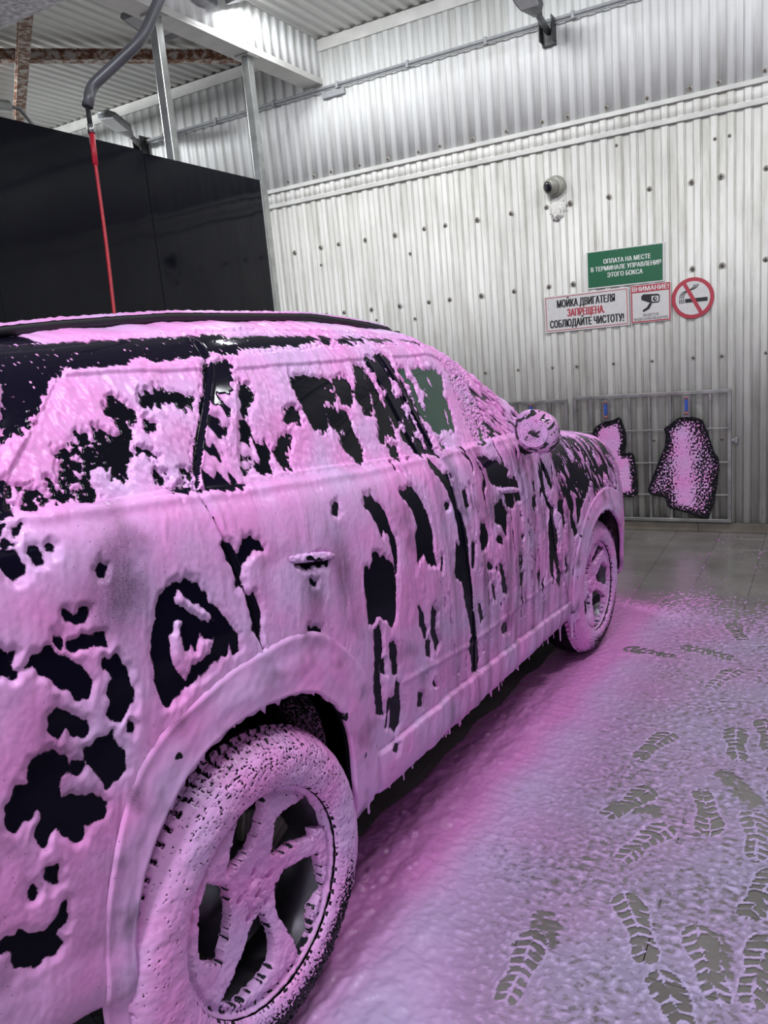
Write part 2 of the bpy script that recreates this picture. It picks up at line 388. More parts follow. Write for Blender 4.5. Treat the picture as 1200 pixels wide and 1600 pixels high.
# ceiling of profiled sheets, ribs running away towards the far wall
ceil = box('ceiling', (-13, -1.2, 4.51), (3.6, WALL_Y+.1, 4.6), M['trimw']); tag(ceil, kind='structure')
cp = corr_mesh('ceiling_panel', .92, -1.2, WALL_Y, 0, .115, .014); cp.materials.append(M['ceil'])
cp.transform(Matrix(((1,0,0,0),(0,0,1,0),(0,1,0,0),(0,0,0,1))))
for i in range(18): link('ceiling_panel', cp, parent=ceil, loc=(-13+.92*i, 0, 4.508-.0006*(i % 2)))
# boxed beam over the divider, clad in vertical sheet, white flange below
bmz = box('trim_4', (-4.27, -1.2, 4.13), (-4.115, WALL_Y-.005, 4.50), M['trimw']); tag(bmz, kind='structure')
cl = corr_mesh('cladding_panel', 1.15, 4.15, 4.49, 0, .115, .010); cl.materials.append(M['wallup']); cl.transform(Matrix.Rotation(math.pi/2, 4, 'Z'))
for i in range(6): link('cladding_panel', cl, parent=bmz, loc=(-4.112+.0004*(i % 2), -.26+1.15*i, 0))
box('flange', (-4.285, -1.2, 4.112), (-4.092, WALL_Y-.01, 4.132), M['trimw'], bmz, .003)
box('flange', (-4.106, -1.2, 4.132), (-4.094, WALL_Y-.01, 4.165), M['trimw'], bmz, .003)

# ------------------------------------------------------------------ fixtures
# rusty cross bracing under the ceiling
def brace(name, p0, p1, label):
    d = (Vector(p1)-Vector(p0)); L_ = d.length; q = d.to_track_quat('X', 'Z').to_matrix().to_4x4(); Mx = Matrix.Translation(p0) @ q
    bm = bmesh.new(); bx(bm, (0, -.045, -.045), (L_, .045, -.038), 0, Mx); bx(bm, (0, -.045, .038), (L_, .045, .045), 0, Mx); bx(bm, (0, -.005, -.038), (L_, .005, .038), 0, Mx)
    o = link(name, bm_mesh(name, bm), M['rust']); tag(o, label, 'beam'); return o
brace('steel_brace', (-8.0, 3.05, 4.40), (-4.3, 6.62, 4.40), 'long rusty steel brace running level below the ceiling to the clad beam')
brace('steel_brace', (-5.05, 4.25, 4.30), (-8.2, 6.45, 4.30), 'short rusty steel brace hanging upright in view at far left, crossing the long one')
gs = box('splattered_board', (-6.6, 3.15, 4.0), (-3.95, 3.875, 4.10), M['greyslab'], None, .01); tag(gs, 'grey splattered board overhead in the top left corner', 'board')

# black divider of the bay: panels on two steel posts
div = empty('bay_divider', (-4.1, 4.0, 0)); tag(div, 'tall glossy black divider wall behind the car', 'divider')
ys = [5.51-1.28*k for k in range(6)]
for k, (a_, b_) in enumerate(zip(ys, ys[1:])):
    z1 = 3.135+.016*k
    box('black_panel', (-.006-.0015*(k % 2), b_+.0015-4.0, .12), (.004-.0015*(k % 2), a_-.0015-4.0, z1), M['blackpanel'], div, .0015)
box('edge_strip', (-.012, 5.505-4, .1), (.006, 5.525-4, 3.128), M['steel'], div, .002)
box('top_rail', (-.022, -.9-4, 3.09), (-.0085, 5.5-4, 3.12), M['black'], div, .002)
for x, lab in ((4.60, 'left steel post standing behind the black divider, reaching the beam'), (5.62, 'right steel post at the end of the black divider, reaching the beam')):
    p = empty('steel_post', (-4.17, x, 0)); tag(p, lab, 'post')
    bm = bmesh.new(); bx(bm, (-.035, -.035, 0), (.035, .035, 4.10), .006); link('shaft', bm_mesh('shaft', bm), M['steel'], p)
    box('head_plate', (-.07, -.07, 4.098), (.07, .07, 4.112), M['steel_dull'], p, .002)
side_blocker = empty('bay_divider', (2.15, 4.0, 0)); tag(side_blocker, 'black divider wall on the right side of the bay, outside the picture', 'divider')  # unseen divider, added to keep low side light off the car
for k, (a_, b_) in enumerate(zip(ys, ys[1:])):
    box('black_panel', (-.004+.0015*(k % 2), b_+.0015-4.0, .12), (.006+.0015*(k % 2), a_-.0015-4.0, 3.135), M['blackpanel'], side_blocker, .0015)
box('top_rail', (.009, -.9-4, 3.09), (.03, 5.5-4, 3.12), M['black'], side_blocker, .002)
for y in (-.6, 1.6, 3.5, 5.45): box('post', (.01, y-4.03, 0), (.07, y-3.97, 3.1), M['steel'], side_blocker, .004)
for y in (-.6, 1.6, 3.5): box('post', (-.07, y-4.03, 0), (-.0095, y-3.97, 3.1), M['steel'], div, .004)
# divider bay boom tube seen over the black panel
bt = empty('boom_tube', (-4.42, 3.3, 3.34)); tag(bt, 'short chrome tube end peeking over the black divider at far left', 'tube')
cyl('tube_body', (0, -.9, -.10), (0, .17, 0), .035, M['steel'], bt)
tube('cable', [(0, .12, .0), (.01, .24, .0), (.0, .33, -.08), (-.01, .37, -.25), (-.02, .37, -.5)], .011, M['lamp_grey'], bt)

# swivelling boom with the red hose
boom = empty('hose_boom', (-3.12, 3.72, 4.49)); tag(boom, 'grey bent overhead boom pipe that carries the red hose', 'boom')
def rel(p, o): return [(a[0]-o.location.x, a[1]-o.location.y, a[2]-o.location.z) for a in p]
tube('pipe', rounded(rel([(-3.12, 3.72, 4.46), (-3.155, 3.60, 3.70), (-3.255, 3.47, 3.42), (-3.50, 3.29, 3.20), (-3.505, 3.25, 3.095)], boom), .07, 5), .030, M['grey_pipe'], boom, 20)
box('ceiling_plate', (-.09, -.09, -.03), (.09, .09, 0.01), M['steel_dull'], boom, .004)
cyl('nipple', *rel([(-3.505, 3.25, 3.10), (-3.500, 3.245, 2.99)], boom), .013, M['black'], boom)
cyl('ferrule', *rel([(-3.500, 3.245, 3.00), (-3.496, 3.243, 2.955)], boom), .019, M['steel'], boom)
hose = empty('wash_hose', (-3.496, 3.243, 2.955)); tag(hose, 'thin red hose hanging from the boom down behind the car', 'hose')
hp = [(-3.496, 3.243, 2.955), (-3.485, 3.225, 2.79), (-3.455, 3.19, 2.4), (-3.40, 3.12, 2.02), (-3.37, 3.07, 1.6), (-3.36, 3.05, 1.2), (-3.40, 3.06, .7), (-3.55, 3.1, .30), (-3.8, 3.15, .18), (-4.0, 3.2, .5), (-4.07, 3.2, 1.0)]
tube('hose_line', rounded(rel(hp, hose), .3, 5), .0095, M['red_hose'], hose, 12)
tube('bend_sleeve', rel([hp[0], hp[1]], hose), .0155, M['red_hose'], hose, 12)

# conduit, its clips and brackets
cond = empty('wall_conduit', (-2, WALL_Y-.04, 4.075)); tag(cond, 'thin grey conduit running along the upper far wall', 'conduit')
cyl('conduit_tube', (-4.42, 0, 0), (4.6, 0, 0), .013, M['conduit'], cond)
cyl('conduit_tube', (-4.42, -.004, -.026), (4.6, -.004, -.026), .006, M['conduit'], cond)
for k in range(13): box('clip', (-4.1+.72*k, -.018, -.035), (-4.075+.72*k, .03, .022), M['conduit'], cond, .002)
jb = box('junction_box', (-4.10, WALL_Y-.045, 3.985), (-3.86, WALL_Y-.008, 4.035), M['conduit'], None, .004); tag(jb, 'small flat grey junction box on the conduit below the beam end', 'junction box')

def street_lamp(base, tip, label, extend=0):
    t = empty('floodlight', base); tag(t, label, 'lamp')
    b_ = Vector(base); d = Vector(tip)-b_; L_ = d.length; q = d.to_track_quat('X', 'Z').to_matrix().to_4x4()
    # wall bracket: U-shaped channel
    bm = bmesh.new(); bx(bm, (-.055, -.01, -.12), (.055, .035, .07), .003); bx(bm, (-.055, -.09, -.10), (-.045, .0, .07), .002); bx(bm, (.045, -.09, -.10), (.055, .0, .07), .002)
    link('wall_bracket', bm_mesh('wall_bracket', bm), M['bracket'], t)
    cyl('arm', (0, -.03, -.02), tuple(q @ Vector((L_*.42, 0, 0))), .024, M['lamp_grey'], t)
    bm = bmesh.new(); out = []
    for s_, w_, h_ in ((.34, .035, .04), (.42, .05, .05), (.52, .085, .05), (.62, .095, .04), (.92, .09, .03), (1.0, .06, .02)):
        out.append([bm.verts.new(q @ Vector((L_*s_, yy*w_, zz*h_))) for yy, zz in ((-1,-.5),(-.9,.6),(.0,1),(.9,.6),(1,-.5),(0,-.7))])
    for A_, B_ in zip(out, out[1:]):
        for k in range(6): bm.faces.new((A_[k], A_[(k+1)%6], B_[(k+1)%6], B_[k]))
    bm.faces.new(out[0]); bm.faces.new(out[-1][::-1]); link('lamp_head', bm_mesh('lamp_head', bm, True), M['lamp_grey'], t)
    bm = bmesh.new(); bx(bm, (L_*.58, -.065, -.045), (L_*.93, .065, -.022), .004, q); link('led_window', bm_mesh('led_window', bm), M['lamp_glass'], t)
    return t
street_lamp((-6.40, WALL_Y-.035, 4.05), (-5.97, 5.72, 4.10), 'grey street-lamp style floodlight on the far wall, above the black divider')
street_lamp((-1.965, WALL_Y-.035, 4.02), (-1.93, 5.75, 4.09), 'floodlight on a dark bracket high on the wall at top centre right')
fl = empty('floodlight', (-4.40, 4.86, 4.17)); tag(fl, 'flat square floodlight hanging beside the left steel post', 'lamp')
Mx = Matrix.Rotation(math.radians(-14), 4, 'X')
bm = bmesh.new(); bx(bm, (-.14, -.22, -.02), (.14, .14, .02), .006, Mx); link('lamp_housing', bm_mesh('lamp_housing', bm), M['lamp_grey'], fl)
bm = bmesh.new(); bx(bm, (-.115, -.20, -.026), (.115, .07, -.018), .003, Mx); link('led_window', bm_mesh('led_window', bm), M['lamp_glass'], fl)
bm = bmesh.new()
for k in range(8): bx(bm, (-.12, -.18+.035*k, .018), (.12, -.172+.035*k, .055), 0, Mx)
link('cooling_fins', bm_mesh('cooling_fins', bm), M['lamp_grey'], fl)
box('mount_arm', (-.02, -.02, 0.0), (.24, .02, .03), M['lamp_grey'], fl, .003)
db = empty('driver_box', (-4.06, 5.02, 4.28)); tag(db, 'grey lamp driver box fixed to the clad beam at the top edge', 'box')
box('box_body', (-.03, -.10, .0), (.05, .10, .10), M['conduit'], db, .008); box('box_lid', (.05, -.09, .01), (.062, .09, .09), M['lamp_grey'], db, .004)
# housings of the LED heads that light the bay, added fill lamps included
for lab_, (n_, loc, tgt, sx, sy, pw) in zip(LAMP_LABEL, LAMPS):
    h = empty('floodlight', loc); q = (Vector(tgt)-Vector(loc)).to_track_quat('-Z', 'Y').to_matrix().to_4x4()
    tag(h, lab_, 'lamp', 'LED floodlight heads above the bay')
    bm = bmesh.new(); bx(bm, (-sx/2-.03, -sy/2-.03, .012), (sx/2+.03, sy/2+.03, .07), .008, q); link('lamp_housing', bm_mesh('lamp_housing', bm), M['lamp_grey'], h)
    tube('hanger', [(0, 0, .05), (0, 0, 4.5-loc[2])], .012, M['lamp_grey'], h, 8)

# dome camera with its blob of mounting foam
dc = empty('dome_camera', (-1.965, WALL_Y-.01, 2.86)); tag(dc, 'small round grey surveillance camera on the wall above the signs', 'camera')
def lathe_bm(bm, prof, n=32, Mx=None):
    rings = []
    for r, h in prof:
        rings.append([bm.verts.new((r*math.cos(2*math.pi*k/n), r*math.sin(2*math.pi*k/n), h)) for k in range(n)])
    for A_, B_ in zip(rings, rings[1:]):
        for k in range(n): bm.faces.new((A_[k], A_[(k+1)%n], B_[(k+1)%n], B_[k]))
    bm.faces.new(rings[0][::-1]); bm.faces.new(rings[-1])
    if Mx is not None:
        for v in bm.verts: v.co = Mx @ v.co
    return bm
def lathe(name, prof, mat, parent, Mx=None, n=32):
    bm = bmesh.new(); lathe_bm(bm, prof, n, Mx); return link(name, bm_mesh(name, bm, True), mat, parent)
RX = Matrix.Rotation(math.radians(90), 4, 'X')
lathe('base', [(.082, 0), (.084, .01), (.08, .03), (.07, .045), (.05, .05)], M['cam_grey'], dc, RX)
Mh = Matrix.Translation((-.015, -.045, 0)) @ Matrix.Rotation(math.radians(-30), 4, 'Z') @ Matrix.Rotation(math.radians(102), 4, 'X')
lathe('eyeball', [(.05, -.02), (.064, 0), (.066, .02), (.058, .045), (.045, .055)], M['cam_grey'], dc, Mh)
lathe('lens', [(.044, .05), (.044, .06), (.03, .066), (.01, .069)], M['cam_black'], dc, Mh)
bm = bmesh.new(); bmesh.ops.create_icosphere(bm, subdivisions=4, radius=1)
for v in bm.verts:
    c = v.co; k = 1+.45*float(noise(c.x*3+5, c.z*3+c.y*2, 3))+.3*float(noise(c.x*8, c.z*8, 4)); v.co = Vector((c.x*.062*k, c.y*.016, c.z*.085*k))
pb = link('mounting_foam', bm_mesh('mounting_foam', bm, True), M['putty'], None, (-1.955, WALL_Y-.012, 2.69)); tag(pb, 'ragged patch of white mounting foam under the round camera', 'foam patch')

# ------------------------------------------------------------------ signs
FY = WALL_Y-.012
def sign(name, x0, z0, x1, z1, label, mat, rot=0.):
    o = empty(name, ((x0+x1)/2, FY-.004, (z0+z1)/2)); o.rotation_euler = (0, rot, 0); tag(o, label, 'sign')
    box('plate', ((x0-x1)/2, -.002, (z0-z1)/2), ((x1-x0)/2, .004, (z1-z0)/2), mat, o, .0008); return o
def text(s, x, z, w, h, mat, parent, bold=0., y=-.0035, name='lettering', heavy=0.):
    """one line of lettering as a flat mesh, fitted to width w and capital height h"""
    c = bpy.data.curves.new('tmp', 'FONT'); c.body = s; c.size = 1; c.offset = bold; c.fill_mode = 'FRONT'; c.resolution_u = 8; c.space_character = 1.04 if bold < .03 else 1.10
    o = bpy.data.objects.new('tmp', c); COL.objects.link(o); dg = bpy.context.evaluated_depsgraph_get()
    me = bpy.data.meshes.new_from_object(o.evaluated_get(dg)); bpy.data.objects.remove(o); bpy.data.curves.remove(c)
    xs = [v.co.x for v in me.vertices]; cap_h = .729+2*bold; x0, x1 = min(xs), max(xs)
    n = len(me.vertices); V = np.zeros(n*3, np.float32); me.vertices.foreach_get('co', V); V = V.reshape(-1, 3)
    V = np.c_[(V[:, 0]-(x0+x1)/2)*w/(x1-x0), np.zeros(n), (V[:, 1]+bold-cap_h/2)*h/cap_h]
    polys = [list(p.vertices) for p in me.polygons]; me2 = bpy.data.meshes.new(name); VV = []; FF = []
    for i, dx in enumerate((0,) if heavy == 0 else (-heavy, -heavy/2, 0, heavy/2, heavy)):
        VV += [(a_+dx, -.00002*i, c_) for a_, _, c_ in V]; FF += [[q+i*n for q in p] for p in polys]
    me2.from_pydata(VV, [], FF); bpy.data.meshes.remove(me); return link(name, me2, mat, parent, (x, y, z))
def rect_ring(name, hw, hh, t, mat, parent, y=-.003):
    bm = bmesh.new()
    for lo, hi in (((-hw, y, -hh), (hw, y+.001, -hh+t)), ((-hw, y, hh-t), (hw, y+.001, hh)), ((-hw, y, -hh+t), (-hw+t, y+.001, hh-t)), ((hw-t, y, -hh+t), (hw, y+.001, hh-t))): bx(bm, lo, hi)
    return link(name, bm_mesh(name, bm), mat, parent)
g = sign('payment_sign', -1.738, 2.014, -1.128, 2.308, 'green sign with white lettering about paying at the terminal', M['sign_white'], math.radians(.6))
box('green_field', (-.294, -.0032, -.136), (.290, -.002, .139), M['sign_green'], g)
TW = M['sign_text_white']
text('ОПЛАТА НА МЕСТЕ', .016, .058, .365, .036, TW, g, 0, -.004, heavy=.0014); text('В ТЕРМИНАЛЕ УПРАВЛЕНИЯ', .004, .004, .545, .036, TW, g, 0, -.004, heavy=.0014); text('ЭТОГО БОКСА', .0, -.050, .275, .036, TW, g, 0, -.004, heavy=.0014)
e = sign('engine_wash_sign', -2.108, 1.700, -1.406, 2.000, 'white sign with black and red lettering forbidding engine washing', M['sign_white'], math.radians(-.3))
rect_ring('red_border', .338, .138, .005, M['sign_red'], e)
text('МОЙКА ДВИГАТЕЛЯ', .0, .080, .475, .062, M['sign_black'], e, 0, heavy=.0030); text('ЗАПРЕЩЕНА.', -.0, .0, .305, .060, M['sign_red'], e, 0, heavy=.0030); text('СОБЛЮДАЙТЕ ЧИСТОТУ!', .0, -.082, .610, .062, M['sign_black'], e, 0, heavy=.0030)
a = sign('surveillance_sign', -1.394, 1.710, -1.086, 2.005, 'square white and red video surveillance sign with camera symbol', M['sign_white'])
rect_ring('red_border', .150, .143, .009, M['sign_red'], a); box('red_band', (-.150, -.0034, .088), (.150, -.002, .143), M['sign_red'], a)
text('ВНИМАНИЕ!', 0, .116, .278, .036, TW, a, 0, -.0045, heavy=.0012); text('ВЕДЕТСЯ', 0, -.090, .115, .019, M['sign_black'], a); text('ВИДЕОНАБЛЮДЕНИЕ', 0, -.118, .262, .019, M['sign_black'], a)
I4 = Matrix.Translation((0, -.0028, 0))
prism('camera_symbol', [(-.070,.030),(-.070,.058),(-.055,.072),(.060,.064),(.070,.052),(.070,.012),(.060,-.002),(.020,-.002),(.0,.0),(-.030,.012)], I4, .0008, M['sign_black'], a)
prism('camera_symbol', [(-.008,.000),(.012,-.004),(-.010,-.045),(-.055,-.066),(-.065,-.052),(-.030,-.032)], I4, .0008, M['sign_black'], a)
prism('camera_symbol', [(.008,.046),(.012,.052),(.058,.050),(.062,.044),(.062,.014),(.056,.008),(.018,.008),(.008,.014)], Matrix.Translation((0,-.0037,0)), .0006, M['sign_white'], a)
def disc_poly(r, n=40, cx_=0, cz=0): return [(cx_+r*math.cos(2*math.pi*k/n), cz+r*math.sin(2*math.pi*k/n)) for k in range(n)]
prism('camera_symbol', disc_poly(.017, 24, .034, .029), Matrix.Translation((0,-.0044,0)), .0006, M['sign_black'], a); prism('camera_symbol', disc_poly(.007, 16, .038, .030), Matrix.Translation((0,-.0051,0)), .0006, M['sign_white'], a)
ns = empty('no_smoking_sign', (-.926, FY-.004, 1.860)); tag(ns, 'round red and white no smoking sign at the right of the signs', 'sign')
prism('plate', disc_poly(.155, 64), Matrix.Translation((0, .004, 0)), .006, M['sign_red'], ns, .0008); prism('white_field', disc_poly(.126, 64), Matrix.Translation((0,-.002,0)), .0008, M['sign_white'], ns)
prism('cigarette_symbol', [(-.055,-.032),(-.055,-.002),(.108,-.002),(.108,-.032)], I4, .0008, M['sign_black'], ns)
for k in range(3): prism('cigarette_symbol', [(-.098+.014*k,-.034),(-.098+.014*k,-.002),(-.091+.014*k,-.002),(-.091+.014*k,-.034)], I4, .0008, M['sign_black'], ns)
for k in range(3):
    o_ = .014*k; c = [(-.098+o_, .004), (-.094+o_, .030), (-.076+o_, .050), (-.050+o_, .060), (-.020+o_, .068), (.000+o_, .080), (.012+o_, .102)]
    poly = [(x, z) for x, z in c]+[(x+.006, z-.003) for x, z in c[::-1]]
    prism('smoke_symbol', poly, I4, .0008, M['sign_black'], ns)
prism('red_bar', [(-.075,.112),(-.050,.124),(.075,-.112),(.050,-.124)], Matrix.Translation((0,-.0036,0)), .0008, M['sign_red'], ns)

# ------------------------------------------------------------------ grille frames for washing floor mats
GY = WALL_Y-.05
def frame(name, x0, x1, z0, z1, vx, label):
    t = empty(name, ((x0+x1)/2, GY, z0)); tag(t, label, 'rack', 'steel racks for washing mats' if False else None)
    def T_(lo, hi, n='frame_tube'):
        box(n, (lo[0]-(x0+x1)/2, lo[1], lo[2]-z0), (hi[0]-(x0+x1)/2, hi[1], hi[2]-z0), M['steel_dull'], t, .003)
    T_((x0, -.014, z1-.028), (x1, .014, z1)); T_((x0, -.014, z0), (x1, .014, z0+.028)); T_((x0, -.0135, z0+.02), (x0+.028, .0135, z1-.02)); T_((x1-.028, -.0135, z0+.02), (x1, .0135, z1-.02))
    for x in vx: T_((x-.011, -.011, z0+.02), (x+.011, .011, z1-.02), 'upright_bar')
    for z in (.847, .578, .314): T_((x0+.02, -.022, z-.005), (x1-.02, -.012, z+.005), 'cross_rod')
    for x in (x0+.014, x1-.014):
        for z in (z0+.10, z1-.12): T_((x-.012, .012, z-.012), (x+.012, .042, z+.012), 'standoff')
    return t
f2 = frame('mat_rack', -1.882, -.648, .086, 1.150, [-1.735, -1.42, -1.262, -1.10, -.80], 'right steel grille rack on the wall, holding two hanging floor mats')
box('side_lug', (-.648+1.265, -.01, .65), (-.60+1.265, .01, .675), M['steel'], f2, .003); box('side_lug', (-.622+1.265, -.018, .64), (-.60+1.265, .018, .685), M['steel'], f2, .003)
f1 = frame('mat_rack', -3.17, -1.934, .086, 1.135, [-3.02, -2.71, -2.55, -2.39, -2.09], 'left steel grille rack on the wall, mostly hidden behind the car')
def clip(x, z, label, drop=0):
    t = empty('mat_clip', (x, GY-.056, z)); tag(t, label, 'clip')
    box('backplate', (-.027, .0, -.11-drop), (.027, .006, .06), M['steel'], t, .002)
    box('side_flange', (-.030, -.008, -.11-drop), (-.024, .004, .06), M['steel'], t, .0015); box('side_flange', (.024, -.008, -.11-drop), (.030, .004, .06), M['steel'], t, .0015)
    box('strap', (-.012, -.014, -.06), (.012, -.002, .035), M['blue'], t, .006)
    box('roller', (-.014, -.016, .034), (.014, -.002, .052), M['clipred'], t, .006)
    if drop == 0: box('roller', (-.014, -.016, -.088), (.014, -.002, -.066), M['clipred'], t, .006)
    box('hook', (-.02, -.004, .052), (.02, .040, .060), M['steel'], t, .002)
clip(-1.598, 1.05, 'narrow steel clip with blue strap gripping the left hanging mat'); clip(-.968, 1.055, 'narrow steel clip with blue strap gripping the right hanging mat'); clip(-2.24, 1.06, 'steel clip on the left rack, just above the car mirror')
def hang_mat(name, poly, label, seed):
    P_ = np.array(poly); c = P_.mean(0); pp = np.array([catp for catp in P_])
    # smooth outline
    q = []; n = len(pp)
    for i in range(n):
        p0, p1, p2, p3 = pp[i-1], pp[i], pp[(i+1) % n], pp[(i+2) % n]
        for t in (0, .25, .5, .75): q.append(.5*((2*p1)+(-p0+p2)*t+(2*p0-5*p1+4*p2-p3)*t*t+(-p0+3*p1-3*p2+p3)*t**3))
    q = np.array(q); x0, z0 = q.min(0); x1, z1 = q.max(0); s = .0055
    X, Z = np.meshgrid(np.arange(x0-s, x1+2*s, s), np.arange(z0-s, z1+2*s, s)); sd = sdpoly(X, Z, q)
    keep = sd < .004; idx = -np.ones(X.shape, int)
    core = -((X-c[0]-.15*(Z-c[1])*(0 if seed == 1 else -.3))/(.12 if seed == 1 else .07))**2
    fo = .62*np.exp(core)*sst(-(sd), .02, .10)*(1-.6*sst(Z, z1-.25, z1))+  .36*sst(-sd, .004, .07)-.42+.20*fbm(X*14, Z*6, seed)+.85*noise(X*85+3*seed, Z*70, 6)
    if seed == 1: fo += .55*sst(-sd, .03, .09)
    fo = np.where(sd > -.006, -1, fo); th = .006+.004*sst(-sd, -.004, .006)+.002*fo.clip(0, 1)*(1+noise(X*70, Z*70, 5))+.003*np.exp(-((sd+.008)/.005)**2)
    push = np.where(sd > -.0055, np.clip(-sd, -.004, 0), 0)
    verts = []; fc = []; N1 = X.size
    Fi = np.arange(X.size).reshape(X.shape); ok = keep[:-1, :-1] & keep[1:, :-1] & keep[:-1, 1:] & keep[1:, 1:]
    a_, b_, c_, d_ = (Fi[:-1, :-1][ok], Fi[:-1, 1:][ok], Fi[1:, 1:][ok], Fi[1:, :-1][ok])
    bend = .012*np.sin((Z-z0)*5)
    Vf = np.c_[X.ravel()-c[0], (-th+bend).ravel(), Z.ravel()-z0]; Vb = np.c_[X.ravel()-c[0], (bend).ravel(), Z.ravel()-z0]
    F1 = np.c_[a_, b_, c_, d_]; F2 = np.c_[a_, d_, c_, b_]+N1
    # side walls from boundary edges
    from collections import Counter
    ed = np.vstack([F1[:, [0,1]], F1[:, [1,2]], F1[:, [2,3]], F1[:, [3,0]]]); key = np.sort(ed, 1); _, inv, cnt = np.unique(key[:,0]*N1*1+key[:,1], return_inverse=True, return_counts=True)
    be = ed[cnt[inv] == 1]; F3 = np.c_[be[:,1], be[:,0], be[:,0]+N1, be[:,1]+N1]
    me = np_mesh(name, np.vstack([Vf, Vb]), np.vstack([F1, F2, F3]), {'foam': np.r_[fo.ravel(), fo.ravel()*0-1], 'thin': np.zeros(2*N1)})
    # drop unused vertices
    bm = bmesh.new(); bm.from_mesh(me); bmesh.ops.delete(bm, geom=[v for v in bm.verts if not v.link_faces], context='VERTS'); bm.to_mesh(me); bm.free()
    o = link(name, me, M['matfoam'], None, (c[0], GY-.034, z0)); tag(o, label, 'mat'); return o
hang_mat('car_mat', [(-1.501,.965),(-1.553,.943),(-1.621,.928),(-1.683,.899),(-1.715,.854),(-1.724,.808),(-1.734,.668),(-1.735,.496),(-1.726,.322),(-1.688,.282),(-1.475,.29),(-1.385,.302),(-1.362,.341),(-1.369,.495),(-1.384,.632),(-1.406,.666),(-1.465,.672),(-1.445,.74),(-1.446,.831),(-1.466,.907),(-1.479,.95)],
         'left hanging black car mat soaked in pink foam, partly behind the car nose', 1)
hang_mat('car_mat', [(-.976,.955),(-1.045,.936),(-1.094,.894),(-1.14,.863),(-1.13,.807),(-1.139,.718),(-1.175,.629),(-1.228,.494),(-1.274,.372),(-1.274,.334),(-1.239,.311),(-1.146,.289),(-1.125,.22),(-1.069,.191),(-.957,.163),(-.874,.134),(-.819,.136),(-.785,.211),(-.764,.301),(-.744,.448),(-.734,.594),(-.77,.667),(-.796,.754),(-.842,.899),(-.862,.926),(-.922,.946)],
         'right hanging black car mat speckled with pink foam, fully in view', 2)

# ------------------------------------------------------------------ body shape of the car and outlines of its foam gaps (u = metres ahead of the rear axle, w = height)
WB=2.70
def _t(*p): 
    p=np.array(p); return lambda u: np.interp(u,p[:,0],p[:,1])
PL=_t((-1.02,-.36),(-.98,-.18),(-.9,-.06),(-.8,.01),(-.6,.04),(-.4,.05),(.3,.05),(.9,.03),(1.8,0),(2.9,0),(3.02,-.012),(3.12,-.04),(3.22,-.10),(3.3,-.2),(3.38,-.38),(3.44,-.62))
SILL=_t((-1.02,.52),(-.6,.50),(-.48,.455),(-.36,.42),(.4,.395),(1.0,.37),(2.2,.345),(3.0,.32),(3.44,.32))
WBT=_t((-1.02,1.46),(-.45,1.437),(0,1.39),(.6,1.335),(1.2,1.303),(1.7,1.285),(2.0,1.25),(2.12,1.205),(2.3,1.185),(2.6,1.145),(2.92,1.085),(3.1,1.01),(3.2,.955),(3.3,.88),(3.44,.78))
WG=_t((-1.02,1.62),(-.5,1.665),(-.2,1.68),(.9,1.674),(1.34,1.656),(1.53,1.61),(1.65,1.53),(1.93,1.37),(2.01,1.29),(2.12,1.235),(2.41,1.198),(2.72,1.155),(3.0,1.095),(3.14,1.04),(3.24,.965),(3.34,.88),(3.44,.80))
VG=_t((-1,-.2),(1.5,-.2),(1.7,-.16),(1.96,-.12),(2.1,-.12),(3.44,-.12))
WR=_t((-1.02,1.68),(-.6,1.73),(-.25,1.742),(.3,1.763),(.9,1.756),(1.37,1.715),(1.52,1.66),(1.65,1.585),(1.93,1.42),(2.01,1.35),(2.12,1.25),(2.41,1.215),(2.72,1.175),(3.0,1.11),(3.14,1.055),(3.24,.98),(3.34,.89),(3.44,.81))
VR=_t((-1,-.33),(1.5,-.33),(2.1,-.3),(3.44,-.3))
WC=_t((-1.02,1.72),(-.6,1.78),(0,1.80),(.9,1.80),(1.3,1.775),(1.65,1.68),(1.93,1.52),(2.1,1.42),(2.28,1.29),(2.41,1.245),(2.72,1.2),(3.0,1.14),(3.14,1.08),(3.24,1.0),(3.34,.9),(3.44,.82))
def profile(u):
    """control points (v,w) list at u"""
    s=SILL(u);b=WBT(u);p=PL(u);g=WG(u);vg=VG(u);r=WR(u);vr=VR(u);c=WC(u);d=b-s
    k=1-.0*u
    pts=[(-.12,s-.015),(-.004,s),(.018,s+.17*d),(.034,s+.48*d),(.022,s+.75*d),(-.008,s+.93*d),(-.048,b),
         (vg,g),(vr,r),(-.6,r+(c-r)*.8),(-.94,c)]
    sc=(.94+p)/.94
    return np.array([((v+.94)*sc-.94,w) for v,w in pts])
def catmull(P,n):
    """n samples per segment"""
    Q=np.vstack([2*P[0]-P[1],P,2*P[-1]-P[-2]]); out=[]
    for i in range(len(P)-1):
        p0,p1,p2,p3=Q[i:i+4]; m=n[i]; t=np.linspace(0,1,m,endpoint=False)[:,None]
        l=[max(np.linalg.norm(b_-a_),1e-6)**.5 for a_,b_ in ((p0,p1),(p1,p2),(p2,p3))]
        m1=((p1-p0)/l[0]-(p2-p0)/(l[0]+l[1])+(p2-p1)/l[1])*l[1]
        m2=((p2-p1)/l[1]-(p3-p1)/(l[1]+l[2])+(p3-p2)/l[2])*l[1]
        out.append((2*t**3-3*t**2+1)*p1+(t**3-2*t**2+t)*m1+(-2*t**3+3*t**2)*p2+(t**3-t**2)*m2)
    out.append(P[-1:]); return np.vstack(out)
SEG=[4,36,86,74,50,24,92,34,16,14]
UF=np.arange(-1.02,3.4401,.02)
def smooth(a,k):
    w=np.hanning(k+2)[1:-1]; w/=w.sum(); q=np.vstack([np.repeat(a[:1],k//2,0),a,np.repeat(a[-1:],k//2,0)])
    return np.stack([np.convolve(q[:,j],w,'valid') for j in range(a.shape[1])],1)
